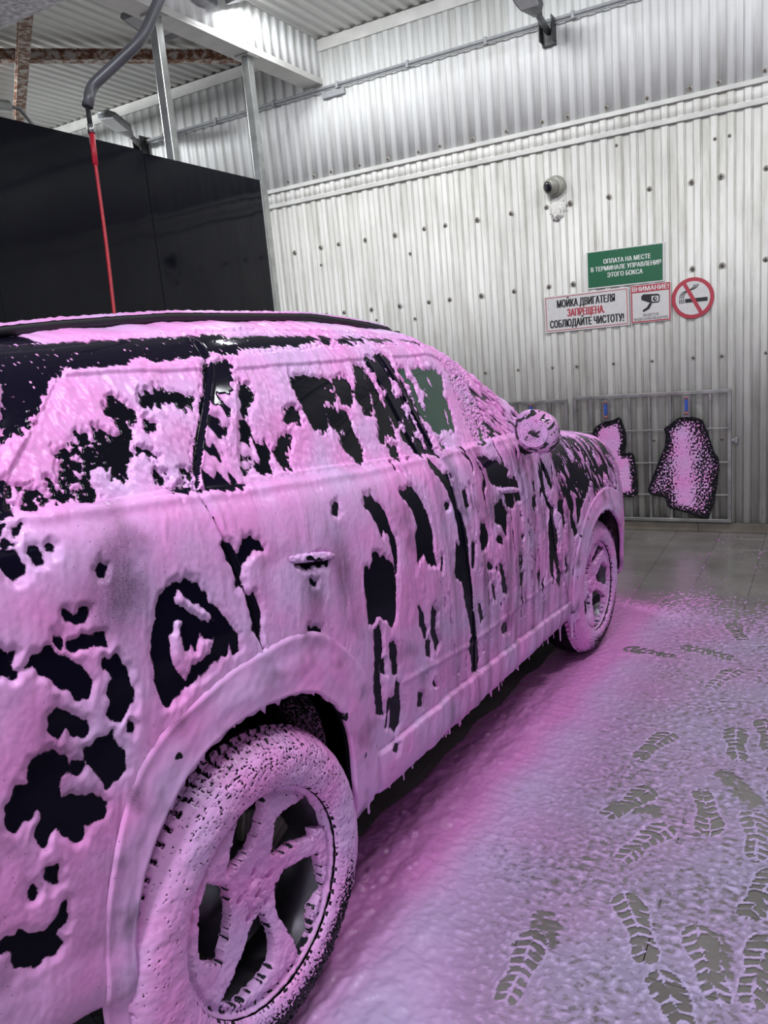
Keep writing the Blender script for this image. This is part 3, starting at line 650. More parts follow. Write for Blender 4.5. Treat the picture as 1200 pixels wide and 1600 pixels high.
_ctl=np.array([profile(u).ravel() for u in UF]); _ctl=smooth(_ctl,9)
_tab=np.array([catmull(c.reshape(-1,2),SEG) for c in _ctl])   # (nu, ns, 2)
def surf(us):
    """(len(us), ns, 2) of (v,w)"""
    x=(us-UF[0])/.02; i=np.clip(x.astype(int),0,len(UF)-2); f=(x-i)[:,None,None]
    return _tab[i]*(1-f)+_tab[i+1]*f
HOLES=[[(-0.514,1.382),(-0.495,1.374),(-0.487,1.347),(-0.494,1.330),(-0.509,1.328),(-0.518,1.342),(-0.524,1.358)],[(-0.466,1.373),(-0.454,1.371),(-0.450,1.352),(-0.461,1.347),(-0.471,1.360)],[(-0.435,1.368),(-0.423,1.365),(-0.427,1.358),(-0.437,1.361)],[(-0.357,1.311),(-0.343,1.312),(-0.333,1.302),(-0.343,1.294),(-0.356,1.300)],[(-0.189,1.231),(-0.159,1.227),(-0.131,1.210),(-0.114,1.177),(-0.083,1.120),(-0.047,1.063),(-0.049,1.037),(-0.069,1.037),(-0.071,1.071),(-0.091,1.049),(-0.144,1.030),(-0.193,1.017),(-0.221,1.008),(-0.257,1.003),(-0.277,1.005),(-0.279,1.053),(-0.278,1.107),(-0.269,1.143),(-0.249,1.169),(-0.229,1.210)],[(-0.525,1.189),(-0.489,1.202),(-0.463,1.180),(-0.433,1.148),(-0.422,1.112),(-0.434,1.087),(-0.452,1.097),(-0.487,1.136),(-0.514,1.173)],[(-0.381,1.137),(-0.360,1.133),(-0.346,1.101),(-0.341,1.059),(-0.346,1.035),(-0.379,1.021),(-0.398,1.033),(-0.385,1.059),(-0.388,1.079),(-0.372,1.099),(-0.385,1.123)],[(-0.439,1.249),(-0.422,1.238),(-0.396,1.247),(-0.395,1.228),(-0.417,1.221),(-0.443,1.233)],[(-0.444,1.194),(-0.419,1.200),(-0.396,1.186),(-0.403,1.173),(-0.434,1.182)],[(-0.389,1.187),(-0.374,1.178),(-0.377,1.165),(-0.392,1.174)],[(-0.465,1.220),(-0.455,1.210),(-0.458,1.199),(-0.468,1.209)],[(-0.511,1.084),(-0.491,1.090),(-0.474,1.070),(-0.446,1.051),(-0.448,1.024),(-0.469,1.034),(-0.483,1.059),(-0.502,1.043),(-0.514,1.055)],[(-0.457,0.997),(-0.420,0.998),(-0.401,1.005),(-0.393,0.975),(-0.378,0.958),(-0.384,0.927),(-0.409,0.910),(-0.431,0.903),(-0.436,0.935),(-0.452,0.956),(-0.462,0.980)],[(-0.612,0.955),(-0.590,0.985),(-0.569,0.992),(-0.563,1.019),(-0.541,1.029),(-0.513,1.018),(-0.498,1.001),(-0.498,0.967),(-0.515,0.961),(-0.520,0.935),(-0.507,0.922),(-0.476,0.914),(-0.453,0.895),(-0.440,0.874),(-0.445,0.860),(-0.467,0.853),(-0.481,0.865),(-0.472,0.882),(-0.483,0.882),(-0.484,0.850),(-0.496,0.834),(-0.523,0.867),(-0.541,0.887),(-0.550,0.889),(-0.565,0.867),(-0.568,0.900),(-0.554,0.929),(-0.558,0.941),(-0.575,0.929),(-0.590,0.925),(-0.606,0.913),(-0.614,0.924)],[(-0.486,0.980),(-0.471,0.975),(-0.466,0.963),(-0.481,0.955),(-0.491,0.967)],[(-0.398,0.805),(-0.383,0.796),(-0.387,0.781),(-0.397,0.782)],[(-0.563,0.815),(-0.547,0.807),(-0.550,0.786),(-0.560,0.787),(-0.564,0.802)],[(-0.657,0.733),(-0.647,0.732),(-0.625,0.730),(-0.597,0.706),(-0.569,0.698),(-0.558,0.708),(-0.548,0.738),(-0.541,0.733),(-0.545,0.688),(-0.561,0.689),(-0.566,0.676),(-0.559,0.653),(-0.596,0.650),(-0.626,0.660),(-0.642,0.666),(-0.642,0.706),(-0.660,0.712)],[(-0.593,0.802),(-0.590,0.790),(-0.596,0.777),(-0.596,0.791)],[(-0.562,1.229),(-0.554,1.217),(-0.556,1.201),(-0.565,1.185),(-0.573,1.188)],[(-0.550,1.221),(-0.544,1.216),(-0.550,1.210)],[(-0.556,1.193),(-0.546,1.186),(-0.551,1.174),(-0.559,1.180)],[(0.010,0.940),(0.027,0.938),(0.047,0.897),(0.016,0.910)],[(-0.034,1.272),(-0.011,1.266),(-0.002,1.234),(0.012,1.245),(0.027,1.257),(0.040,1.249),(0.088,1.229),(0.045,1.233),(0.013,1.216),(-0.006,1.191),(-0.002,1.168),(-0.017,1.172),(-0.025,1.226)],[(0.011,1.141),(0.023,1.130),(0.037,1.102),(0.016,1.040),(0.004,1.060),(0.011,1.103)],[(0.192,1.166),(0.234,1.159),(0.289,1.161),(0.314,1.145),(0.306,1.128),(0.281,1.137),(0.241,1.140)],[(-0.362,1.000),(-0.353,0.992),(-0.357,0.981),(-0.364,0.988)],[(0.547,1.261),(0.580,1.258),(0.598,1.228),(0.624,1.192),(0.636,1.151),(0.653,1.116),(0.646,1.063),(0.627,1.014),(0.631,1.075),(0.628,1.130),(0.603,1.159),(0.588,1.140),(0.575,1.180),(0.552,1.223),(0.534,1.241)],[(0.531,1.102),(0.579,1.074),(0.619,1.039),(0.615,0.970),(0.602,0.911),(0.570,0.859),(0.548,0.898),(0.503,0.922),(0.454,0.916),(0.460,0.974),(0.458,1.034),(0.474,1.073),(0.497,1.059)],[(0.737,1.234),(0.804,1.237),(0.846,1.192),(0.865,1.138),(0.877,1.077),(0.864,1.013),(0.873,0.968),(0.823,0.990),(0.808,1.028),(0.762,1.015),(0.772,1.086),(0.803,1.111),(0.790,1.163),(0.756,1.210)],[(0.388,1.269),(0.411,1.267),(0.410,1.250),(0.387,1.246),(0.381,1.257)],[(0.995,1.142),(1.025,1.138),(1.015,1.122),(0.992,1.123)],[(0.037,1.269),(0.061,1.263),(0.089,1.231),(0.062,1.242),(0.041,1.232),(0.024,1.233)],[(0.007,1.139),(0.028,1.136),(0.036,1.106),(0.015,1.058),(0.007,1.079),(0.007,1.109)],[(0.190,1.002),(0.214,0.990),(0.237,0.977),(0.235,0.969),(0.197,0.986)],[(0.231,1.110),(0.249,1.107),(0.246,1.096),(0.232,1.101)],[(0.475,0.886),(0.502,0.884),(0.507,0.827),(0.486,0.781),(0.480,0.720),(0.495,0.624),(0.461,0.648),(0.453,0.724),(0.468,0.803)],[(0.549,0.819),(0.580,0.809),(0.581,0.758),(0.578,0.710),(0.558,0.731),(0.552,0.786)],[(0.495,0.797),(0.512,0.782),(0.508,0.740),(0.495,0.753)],[(0.565,0.691),(0.587,0.682),(0.592,0.621),(0.587,0.555),(0.559,0.539),(0.530,0.574),(0.540,0.636),(0.517,0.618),(0.508,0.577),(0.526,0.659),(0.563,0.659)],[(0.703,0.597),(0.731,0.584),(0.728,0.550),(0.706,0.556)],[(0.732,0.876),(0.756,0.843),(0.769,0.787),(0.760,0.765),(0.735,0.816)],[(0.818,0.852),(0.840,0.823),(0.824,0.767),(0.850,0.713),(0.828,0.704),(0.801,0.767)],[(0.765,0.754),(0.792,0.740),(0.785,0.698),(0.765,0.711)],[(1.028,0.996),(1.063,0.977),(1.039,0.875),(1.003,0.895)],[(0.541,0.510),(0.554,0.495),(0.539,0.477),(0.526,0.492)],[(0.990,1.294),(1.009,1.266),(1.052,1.226),(1.075,1.173),(1.091,1.102),(1.112,1.030),(1.115,0.978),(1.108,0.910),(1.114,0.839),(1.114,0.768),(1.129,0.682),(1.138,0.623),(1.161,0.530),(1.149,0.488),(1.109,0.504),(1.098,0.565),(1.068,0.613),(1.108,0.644),(1.089,0.696),(1.057,0.786),(1.049,0.859),(1.002,0.907),(1.026,0.967),(1.061,0.992),(1.059,1.093),(1.041,1.179),(1.014,1.225),(0.979,1.264)],[(1.334,1.247),(1.404,1.231),(1.474,1.206),(1.565,1.162),(1.520,1.123),(1.546,1.070),(1.497,1.071),(1.468,1.114),(1.404,1.126),(1.375,1.159),(1.374,1.195)],[(1.558,1.125),(1.612,1.106),(1.633,1.033),(1.583,1.039)],[(1.482,1.092),(1.546,1.070),(1.546,1.022),(1.494,1.033)],[(1.140,1.168),(1.161,1.160),(1.164,1.104),(1.142,1.108)],[(1.239,1.017),(1.271,1.018),(1.286,0.961),(1.269,0.938),(1.223,0.923),(1.222,0.977)],[(1.375,1.059),(1.449,1.071),(1.473,1.010),(1.447,0.921),(1.415,0.976),(1.364,0.997)],[(1.254,0.869),(1.286,0.865),(1.299,0.838),(1.270,0.839)],[(1.359,0.835),(1.392,0.821),(1.419,0.736),(1.417,0.703),(1.383,0.728)],[(1.284,0.778),(1.305,0.762),(1.313,0.712),(1.291,0.729)],[(1.152,0.968),(1.170,0.959),(1.144,0.892),(1.131,0.900)],[(1.163,0.743),(1.183,0.731),(1.202,0.674),(1.180,0.673)],[(1.889,1.138),(1.907,1.093),(1.899,1.011),(1.954,0.914),(1.978,0.821),(1.969,0.714),(1.934,0.657),(1.899,0.754),(1.900,0.862),(1.927,0.920),(1.873,1.016)],[(1.964,0.825),(2.004,0.793),(1.983,0.710),(2.018,0.644),(1.984,0.631),(1.949,0.719)],[(1.998,0.638),(2.029,0.607),(2.025,0.550),(1.992,0.583)],[(1.763,1.017),(1.785,1.002),(1.764,0.955),(1.749,0.979)],[(1.370,0.586),(1.418,0.579),(1.432,0.544),(1.383,0.551)],[(1.357,0.934),(1.413,0.925),(1.407,0.902),(1.369,0.908)],[(1.569,0.741),(1.599,0.727),(1.582,0.686),(1.567,0.701)],[(1.490,1.185),(1.531,1.155),(1.563,1.097),(1.560,1.032),(1.542,1.017),(1.504,1.044),(1.496,1.083),(1.458,1.127)],[(1.600,1.124),(1.625,1.095),(1.635,1.031),(1.610,1.031),(1.580,1.080)],[(1.872,1.110),(1.892,1.065),(1.906,1.017),(1.880,1.022),(1.867,1.070)],[(2.044,0.942),(2.095,0.931),(2.090,0.889),(2.105,0.820),(2.080,0.809),(2.056,0.875),(2.010,0.901),(2.026,0.929)],[(2.188,0.989),(2.213,0.974),(2.193,0.922),(2.230,0.858),(2.186,0.840),(2.157,0.907),(2.142,0.933)],[(2.171,0.843),(2.201,0.837),(2.251,0.746),(2.218,0.737),(2.184,0.784)],[(2.265,0.896),(2.346,0.891),(2.372,0.863),(2.315,0.840),(2.290,0.794),(2.255,0.779),(2.268,0.850)],[(1.932,0.954),(1.979,0.918),(1.953,0.871),(1.992,0.808),(1.971,0.808),(1.908,0.850)],[(1.941,0.794),(1.973,0.765),(1.977,0.704),(1.950,0.738)],[(2.086,0.680),(2.101,0.665),(2.124,0.591),(2.104,0.585)],[(1.918,1.143),(1.961,1.094),(1.997,1.015),(1.962,1.000),(1.943,1.056),(1.912,1.108)],[(2.238,1.080),(2.325,1.060),(2.451,0.975),(2.495,0.955),(2.464,0.926),(2.393,0.876),(2.348,0.896),(2.394,0.928),(2.346,0.937),(2.313,0.977),(2.258,1.032)],[(2.056,1.141),(2.093,1.104),(2.097,1.060),(2.065,1.087)],[(2.651,0.994),(2.730,0.974),(2.689,0.920),(2.649,0.958)],[(1.895,0.816),(1.912,0.785),(1.949,0.685),(1.943,0.617),(1.922,0.623),(1.900,0.698)],[(1.775,1.012),(1.786,1.005),(1.787,0.959),(1.775,0.972)]]
ISLES=[[(-0.237,1.138),(-0.201,1.160),(-0.186,1.151),(-0.199,1.118),(-0.194,1.088),(-0.174,1.102),(-0.173,1.081),(-0.153,1.108),(-0.128,1.096),(-0.113,1.087),(-0.128,1.056),(-0.147,1.056),(-0.159,1.046),(-0.182,1.045),(-0.186,1.029),(-0.204,1.016),(-0.224,1.037),(-0.237,1.074)],[(-0.198,1.213),(-0.176,1.217),(-0.157,1.190),(-0.120,1.157),(-0.102,1.119),(-0.123,1.115),(-0.159,1.153),(-0.199,1.183)]]
WHOLES=[[(0.191,1.659),(0.268,1.658),(0.193,1.569),(0.123,1.494),(0.100,1.467),(0.116,1.380),(0.048,1.379),(-0.034,1.388),(0.016,1.464),(0.087,1.545)],[(-0.160,1.811),(-0.234,1.812),(-0.418,1.553),(-0.356,1.578),(-0.323,1.605),(-0.249,1.664),(-0.218,1.680),(-0.165,1.732)],[(-0.155,1.595),(-0.132,1.605),(-0.119,1.599),(-0.107,1.585),(-0.099,1.574),(-0.111,1.564),(-0.124,1.555),(-0.139,1.530),(-0.146,1.510),(-0.153,1.511),(-0.147,1.538),(-0.145,1.558),(-0.141,1.571),(-0.157,1.580)],[(-0.256,1.546),(-0.244,1.541),(-0.240,1.527),(-0.259,1.527)],[(-0.213,1.541),(-0.197,1.541),(-0.198,1.525),(-0.168,1.527),(-0.155,1.508),(-0.175,1.474),(-0.196,1.454),(-0.224,1.463),(-0.213,1.487),(-0.228,1.489),(-0.247,1.483),(-0.273,1.466),(-0.277,1.475),(-0.265,1.495),(-0.268,1.502),(-0.247,1.515),(-0.231,1.516),(-0.226,1.499),(-0.212,1.516)],[(-0.277,1.525),(-0.264,1.526),(-0.268,1.512),(-0.275,1.519)],[(-0.318,1.520),(-0.303,1.522),(-0.280,1.517),(-0.289,1.509),(-0.299,1.510),(-0.307,1.496),(-0.304,1.474),(-0.313,1.467),(-0.332,1.472),(-0.324,1.490),(-0.312,1.503),(-0.310,1.515)],[(-0.333,1.470),(-0.325,1.465),(-0.336,1.446),(-0.340,1.452)],[(-0.290,1.500),(-0.280,1.492),(-0.287,1.486),(-0.293,1.492)],[(-0.285,1.464),(-0.282,1.451),(-0.282,1.435),(-0.289,1.427),(-0.322,1.435),(-0.318,1.447),(-0.301,1.445)],[(-0.363,1.480),(-0.356,1.477),(-0.358,1.459),(-0.351,1.441),(-0.367,1.443),(-0.373,1.456),(-0.365,1.463)],[(-0.421,1.465),(-0.406,1.462),(-0.418,1.447),(-0.405,1.439),(-0.415,1.429),(-0.426,1.434),(-0.427,1.446)],[(-0.399,1.452),(-0.386,1.451),(-0.393,1.445),(-0.402,1.447)],[(-0.458,1.480),(-0.446,1.480),(-0.469,1.452),(-0.479,1.443)],[(-0.464,1.454),(-0.454,1.452),(-0.463,1.439),(-0.485,1.427),(-0.488,1.428),(-0.482,1.438)],[(-0.494,1.417),(-0.490,1.412),(-0.497,1.403),(-0.503,1.403)],[(-0.475,1.410),(-0.463,1.408),(-0.471,1.403),(-0.480,1.403)],[(-0.044,1.613),(-0.017,1.612),(0.017,1.613),(0.044,1.603),(0.087,1.591),(0.074,1.573),(0.041,1.577),(0.016,1.590),(-0.011,1.586),(-0.033,1.595),(-0.063,1.584)],[(-0.084,1.551),(-0.071,1.551),(-0.063,1.546),(-0.075,1.544),(-0.086,1.545)],[(-0.133,1.501),(-0.126,1.499),(-0.129,1.490),(-0.135,1.495)],[(-0.106,1.487),(-0.096,1.478),(-0.104,1.476)],[(-0.043,1.432),(-0.026,1.428),(-0.035,1.418),(-0.043,1.427)],[(-0.101,1.406),(-0.081,1.404),(-0.055,1.404),(-0.062,1.397),(-0.098,1.400)],[(-0.115,1.440),(-0.098,1.435),(-0.107,1.425),(-0.116,1.428)],[(-0.493,1.389),(-0.508,1.394),(-0.509,1.392)],[(0.272,1.600),(0.290,1.592),(0.290,1.572),(0.263,1.561),(0.241,1.544),(0.203,1.503)],[(0.220,1.513),(0.223,1.461),(0.253,1.447),(0.231,1.395),(0.207,1.390),(0.191,1.402),(0.193,1.446),(0.179,1.468)],[(0.280,1.427),(0.326,1.453),(0.363,1.458),(0.342,1.437),(0.309,1.422),(0.301,1.390),(0.286,1.392),(0.290,1.412)],[(0.176,1.462),(0.161,1.413),(0.128,1.394)],[(0.417,1.525),(0.437,1.512),(0.425,1.496),(0.392,1.499),(0.377,1.494),(0.397,1.513)],[(0.485,1.612),(0.529,1.594),(0.611,1.587),(0.639,1.589),(0.612,1.572),(0.602,1.543),(0.550,1.525),(0.569,1.508),(0.538,1.457),(0.514,1.460),(0.496,1.469),(0.479,1.496),(0.476,1.526),(0.490,1.568),(0.473,1.583)],[(0.673,1.582),(0.734,1.590),(0.739,1.553),(0.704,1.517),(0.668,1.525),(0.662,1.552)],[(0.622,1.552),(0.639,1.543),(0.620,1.529),(0.609,1.538)],[(0.592,1.513),(0.616,1.500),(0.627,1.479),(0.590,1.439),(0.569,1.464),(0.574,1.489)],[(0.644,1.493),(0.661,1.479),(0.657,1.445),(0.663,1.398),(0.642,1.355),(0.623,1.357),(0.603,1.384),(0.586,1.406),(0.600,1.419),(0.622,1.423),(0.619,1.450)],[(0.819,1.612),(0.854,1.610),(0.833,1.578),(0.813,1.506),(0.787,1.473),(0.763,1.480),(0.795,1.541),(0.799,1.581)],[(0.850,1.552),(0.854,1.519),(0.883,1.475),(0.874,1.401),(0.818,1.412),(0.823,1.449),(0.830,1.488)],[(0.796,1.415),(0.815,1.409),(0.802,1.382),(0.780,1.393)],[(0.822,1.359),(0.845,1.348),(0.828,1.330),(0.805,1.337)],[(0.489,1.603),(0.549,1.603),(0.616,1.589),(0.651,1.572),(0.605,1.575),(0.521,1.486),(0.491,1.467),(0.489,1.517),(0.474,1.546)],[(0.899,1.633),(0.938,1.628),(0.971,1.588),(0.965,1.546),(0.947,1.518),(0.937,1.538),(0.906,1.561),(0.923,1.602),(0.900,1.609)],[(0.954,1.638),(1.016,1.637),(1.021,1.607),(1.014,1.572),(0.982,1.577),(1.001,1.608),(0.974,1.612),(0.966,1.594),(0.952,1.611)],[(0.912,1.519),(0.950,1.515),(0.963,1.466),(0.931,1.432),(0.909,1.425),(0.900,1.452),(0.898,1.489)],[(0.968,1.465),(0.972,1.422),(0.979,1.384),(0.957,1.384),(0.960,1.434)],[(1.017,1.569),(1.034,1.551),(1.051,1.479),(1.058,1.417),(1.073,1.366),(1.063,1.298),(1.036,1.305),(1.041,1.370),(1.039,1.409),(1.026,1.448),(1.036,1.502),(1.015,1.542)],[(0.927,1.394),(0.950,1.382),(0.976,1.325),(0.965,1.306),(0.961,1.322),(0.949,1.356),(0.923,1.376)],[(0.987,1.367),(1.004,1.348),(0.996,1.322),(1.029,1.309),(1.006,1.310),(0.981,1.341)],[(0.998,1.427),(1.014,1.406),(1.001,1.397),(0.985,1.405)],[(0.973,1.492),(1.012,1.499),(0.990,1.479),(0.970,1.481)],[(0.859,1.586),(0.870,1.517),(0.871,1.481),(0.866,1.435),(0.869,1.393),(0.819,1.426),(0.826,1.460),(0.850,1.504),(0.839,1.551)],[(0.825,1.611),(0.840,1.597),(0.837,1.582),(0.802,1.574),(0.798,1.580)],[(0.782,1.561),(0.797,1.534),(0.790,1.470),(0.766,1.482),(0.765,1.517),(0.755,1.528)],[(0.798,1.418),(0.817,1.406),(0.797,1.380),(0.784,1.395)],[(0.822,1.362),(0.838,1.346),(0.819,1.321),(0.808,1.336)],[(0.660,1.403),(0.662,1.383),(0.637,1.353),(0.622,1.356)],[(1.059,1.596),(1.106,1.593),(1.096,1.558),(1.119,1.539),(1.110,1.495),(1.071,1.490),(1.083,1.531),(1.058,1.566),(1.052,1.583)],[(1.153,1.576),(1.206,1.593),(1.232,1.577),(1.318,1.574),(1.352,1.554),(1.323,1.511),(1.293,1.478),(1.311,1.452),(1.303,1.382),(1.285,1.361),(1.232,1.362),(1.188,1.370),(1.157,1.363),(1.134,1.380),(1.119,1.405),(1.142,1.447),(1.165,1.490),(1.216,1.520),(1.165,1.518),(1.161,1.553)],[(1.075,1.487),(1.108,1.478),(1.120,1.421),(1.119,1.405),(1.083,1.420),(1.070,1.460)],[(1.143,1.328),(1.157,1.323),(1.132,1.307),(1.127,1.314)],[(1.498,1.334),(1.470,1.281),(1.400,1.285),(1.453,1.290)]]
WISLES=[[(1.273,1.439),(1.292,1.431),(1.276,1.374),(1.254,1.371),(1.256,1.411)],[(1.237,1.550),(1.263,1.551),(1.251,1.511),(1.233,1.518)],[(1.179,1.506),(1.205,1.500),(1.189,1.482),(1.171,1.489)]]

# ------------------------------------------------------------------ the car
TH = math.radians(4.0); CU = (math.sin(TH), math.cos(TH)); CN = (CU[1], -CU[0])
CO = (CU[0]*1.215-CN[0]*1.30, CU[1]*1.215-CN[1]*1.30)
car = empty('car', (CO[0], CO[1], 0), math.pi/2-TH)
tag(car, 'black SUV covered in thick pink foam, filling the left half', 'car')
# local axes of the car: x forward, y to its left, z up; below v = -y is the distance outwards on the right side
RH = sum(SEG[:6]); RG = sum(SEG[:7]); RR = sum(SEG[:8])
DOOR_REAR = [(.225,1.72),(.193,1.659),(-.042,1.392),(-.042,1.373),(-.025,1.27),(.014,1.095),(.030,.951),(.057,.885),(.10,.80)]
DOOR_MID = [(.96,1.72),(.985,1.631),(1.024,1.459),(1.075,1.29),(1.084,1.21),(1.091,.984),(1.115,.717),(1.128,.405),(1.13,.3)]
DOOR_FRONT = [(1.72,1.40),(1.80,1.262),(1.93,1.16),(1.93,.912),(1.96,.75),(2.03,.64),(2.14,.45),(2.178,.354),(2.18,.3)]
ARCH_IN = [(-.440,.30),(-.436,.45),(-.430,.566),(-.412,.645),(-.380,.730),(-.309,.810),(-.223,.865),(-.134,.888),(-.053,.892),(.045,.885),(.162,.857),(.257,.775),(.307,.686),(.329,.560),(.325,.447),(.32,.38)]
ARCH_OUT = [(-.500,.30),(-.497,.435),(-.486,.566),(-.454,.757),(-.353,.931),(-.201,.982),(-.060,1.003),(.072,1.012),(.150,1.005),(.237,.977),(.347,.883),(.427,.766),(.458,.60),(.445,.461),(.44,.385)]
FARCH_IN = [(2.292,.30),(2.292,.42),(2.297,.546),(2.376,.690),(2.500,.760),(2.600,.778),(2.700,.768),(2.833,.700),(2.930,.600),(2.985,.500),(3.02,.40),(3.04,.32)]
FARCH_OUT = [(2.205,.30),(2.190,.42),(2.185,.55),(2.260,.735),(2.440,.840),(2.580,.875),(2.720,.880),(2.870,.835),(3.0,.73),(3.07,.60),(3.11,.45),(3.12,.34)]
WIN_Q = [(-.245,1.652),(-.228,1.664),(-.1,1.663),(.18,1.652),(.12,1.58),(.02,1.46),(-.041,1.400),(-.2,1.408),(-.445,1.430),(-.472,1.44),(-.436,1.50)]
WIN_R = [(.273,1.646),(.894,1.640),(.912,1.556),(.940,1.42),(.964,1.314),(.60,1.345),(.147,1.388),(.135,1.44)]
WIN_F = [(1.05,1.636),(1.30,1.634),(1.406,1.615),(1.485,1.535),(1.530,1.43),(1.535,1.285),(1.404,1.293),(1.114,1.302),(1.085,1.43)]
def lin(pts, w):
    p = sorted((b_, a_) for a_, b_ in pts); return np.interp(w, [q[0] for q in p], [q[1] for q in p])

def side_fields(U, Wd, V, rows, fine=True):
    """foam field, thin film, outward displacement for points of the flank"""
    un = U*1.0; s = sst(U, .6, 1.8)
    k1 = noise(U*55, Wd*40, 1); k2 = noise(U*55+9, Wd*40, 2); k3 = noise(U*17, Wd*12, 3); k4 = noise(U*17+4, Wd*12, 4); k5 = noise(U*120, Wd*85, 5)
    win = (rows >= RH) & (rows <= RG+2)
    # foam slides downwards: warp more along w at the bottom of each blob
    X = U+.005*k1+.004*k3; Y = Wd+.009*k2+.008*k4
    g = 1.35*win+(~win)*1.
    X = X+.0010*k5; 
    F = np.full(U.shape, .03)
    def cut(polys, X, Y, pad=.035):
        nonlocal F
        for p in polys:
            a = np.array(p); lo = a.min(0)-pad; hi = a.max(0)+pad
            m = (X > lo[0]) & (X < hi[0]) & (Y > lo[1]) & (Y < hi[1])
            if m.any(): F[m] = np.minimum(F[m], sdpoly(X[m], Y[m], p))
    low = rows < RH
    if fine:
        cut(HOLES, np.where(low, X, 99), Y)
        for p in ISLES:
            m = inpoly(X, Y, p) & low; F[m] = np.maximum(F[m], -sdpoly(X[m], Y[m], p))
        Xw = X+.004*k5; Yw = Y+.006*noise(U*90, Wd*60, 8)
        cut(WHOLES, np.where(rows >= RH-22, Xw, 99), Yw)
        for p in WISLES:
            m = inpoly(Xw, Yw, p) & win; F[m] = np.maximum(F[m], -sdpoly(Xw[m], Yw[m], p))
    F = np.where(low, F-.0034, F)
    # vertical run streaks
    slant = U-.10*(Wd-1.0)*sst(U, 1.2, 2.2)
    st = fbm(slant*30+.8*k3, Wd*3.2+.5*k4, 11, 3); st2 = fbm(slant*70, Wd*7, 12, 2)
    z1 = sst(U, .55, 1.1)*(1-sst(U, 3.2, 3.4))*sst(Wd, .50, .62)
    hole = (.46-.15*sst(U, 1.0, 1.6)-.04*sst(U, 2.0, 2.3))-(st+.35*st2)
    F = np.where(low, np.minimum(F, np.where(z1 > .3, hole*.06, 1)), F)
    # hood / wing: thin, diagonal rivulets over grey wet paint
    hz = sst(U, 1.98, 2.15)*sst(Wd, .78, .98)
    dg = fbm((U*.9+Wd*.55)*26, (Wd-.5*U)*4, 21, 3)+.4*noise((U*.9+Wd*.55)*70, (Wd-.5*U)*9, 22)
    F = np.where(hz > .05, np.minimum(F, (.22-.25*hz-dg*hz)*.07), F)
    # rivulets also eat into the lower dark windows (grainy)
    gr = fbm(U*75, Wd*60, 31, 3); F = np.where(win & (F < .018), F-.0050-.0045*sst(U, .1, .3)*(1-sst(U, 1.0, 1.1))+.014*gr, F); pil = inpoly(U, Wd, [(.12,1.60),(.24,1.58),(.20,1.36),(-.06,1.36),(0,1.48)]) & win; F = np.where(pil & (U > lin(DOOR_REAR, Wd)+.012), np.maximum(F, .035*(fbm(U*24, Wd*17, 34, 2)-.02-.10*(Wd-1.48)/.1)), F)
    dense = win & (U > 1.40) & (U < 1.56); F = np.where(dense, np.minimum(F, .004+.020*fbm(U*190, Wd*150, 33, 2)), F)
    # cant rail: dark glossy strip between the window foam and the roof foam
    lo = np.interp(U, [-.6,-.22,.7,1.24,1.5], [1.60,1.674,1.684,1.676,1.62]); hi = np.interp(U, [-.6,-.28,0,.5,.9,1.3,1.5], [1.73,1.736,1.738,1.740,1.722,1.700,1.63])
    spk = .012*np.abs(noise(U*55+Wd*30, Wd*0, 41))+.022*np.clip(noise(U*28+Wd*12, Wd*0+.5, 42), 0, 1)*sst(U, -.2, .1)
    band = np.minimum(Wd-(lo+spk), hi+.006*noise(U*40, Wd*0, 43)-Wd)
    top = rows > RG-8
    bandF = -band*1.0
    F = np.where(top & (U < 1.6), np.where(band > -.008, np.minimum(F, bandF), F), F)
    rough = fbm(U*60+Wd*45, Wd*40, 44, 2)
    F = np.where(top & (U > .35) & (U < 1.55) & (F < 0), F+.010+.022*rough*sst(U, .3, .9), F)
    pz = sst(U, 1.50, 1.60)*(1-sst(U, 2.02, 2.08))*(rows > RH); pg = fbm((U*.75+Wd)*30, (Wd-.9*U)*5, 46, 3); F = np.where(pz > .3, np.minimum(F, (.16-.30*(rows > RG)-pg)*.06), F)
    dd = dots(U+.002*k1, Wd*1.0, .013, .42, .0008, .0034, 5)
    dark = (F < -.002) & (U < .45) & (rows > RH)
    F = np.where(dark & ((rows > RG-4) | (U < -.22)), np.maximum(F, dd*2.4), F)
    # thin film areas
    thin = .9*np.clip(fbm(U*5, Wd*7, 51, 3)*1.9-.35, 0, .75)*(F > 0)
    bl = lambda cu, cw, ru, rw, a: a*np.exp(-((U-cu)/ru)**2-((Wd-cw)/rw)**2)
    thin = thin*.75+bl(-.33, 1.24, .10, .08, .8)+bl(.22, 1.07, .035, .09, .7)+bl(.36, 1.10, .05, .12, .8)+bl(-.50, 1.02, .05, .08, .6)+bl(-.13, .93, .07, .03, .5)+bl(.16, .98, .03, .03, .4)
    thin = thin+.85*sst(U, .4, 1.2)*np.clip(fbm(slant*20, Wd*2, 52, 2)+.25, 0, 1)*(Wd < 1.28)
    thin = np.clip(thin, 0, .85)*np.where(win, .35, 1)
    # relief
    body = sst(F, -.001, .016)
    lump = .0024*fbm(U*15, Wd*5, 61, 3)+.0050*noise(U*8, Wd*1.8, 65)+.0030*st*(1+.8*sst(U, .4, .9))+.0003*noise(U*90, Wd*45, 62)+.0016*noise(slant*48, Wd*4, 63)*s*1.3
    fur = np.where(win, .0028*fbm(U*70+Wd*25, Wd*45, 64, 2), 0)
    th = body*(.0065+lump+fur)+.0010*sst(F, 0, .004)*(1+.4*k5)
    disp = th.copy()
    return np.clip(F/.02, -1, 1), thin, disp

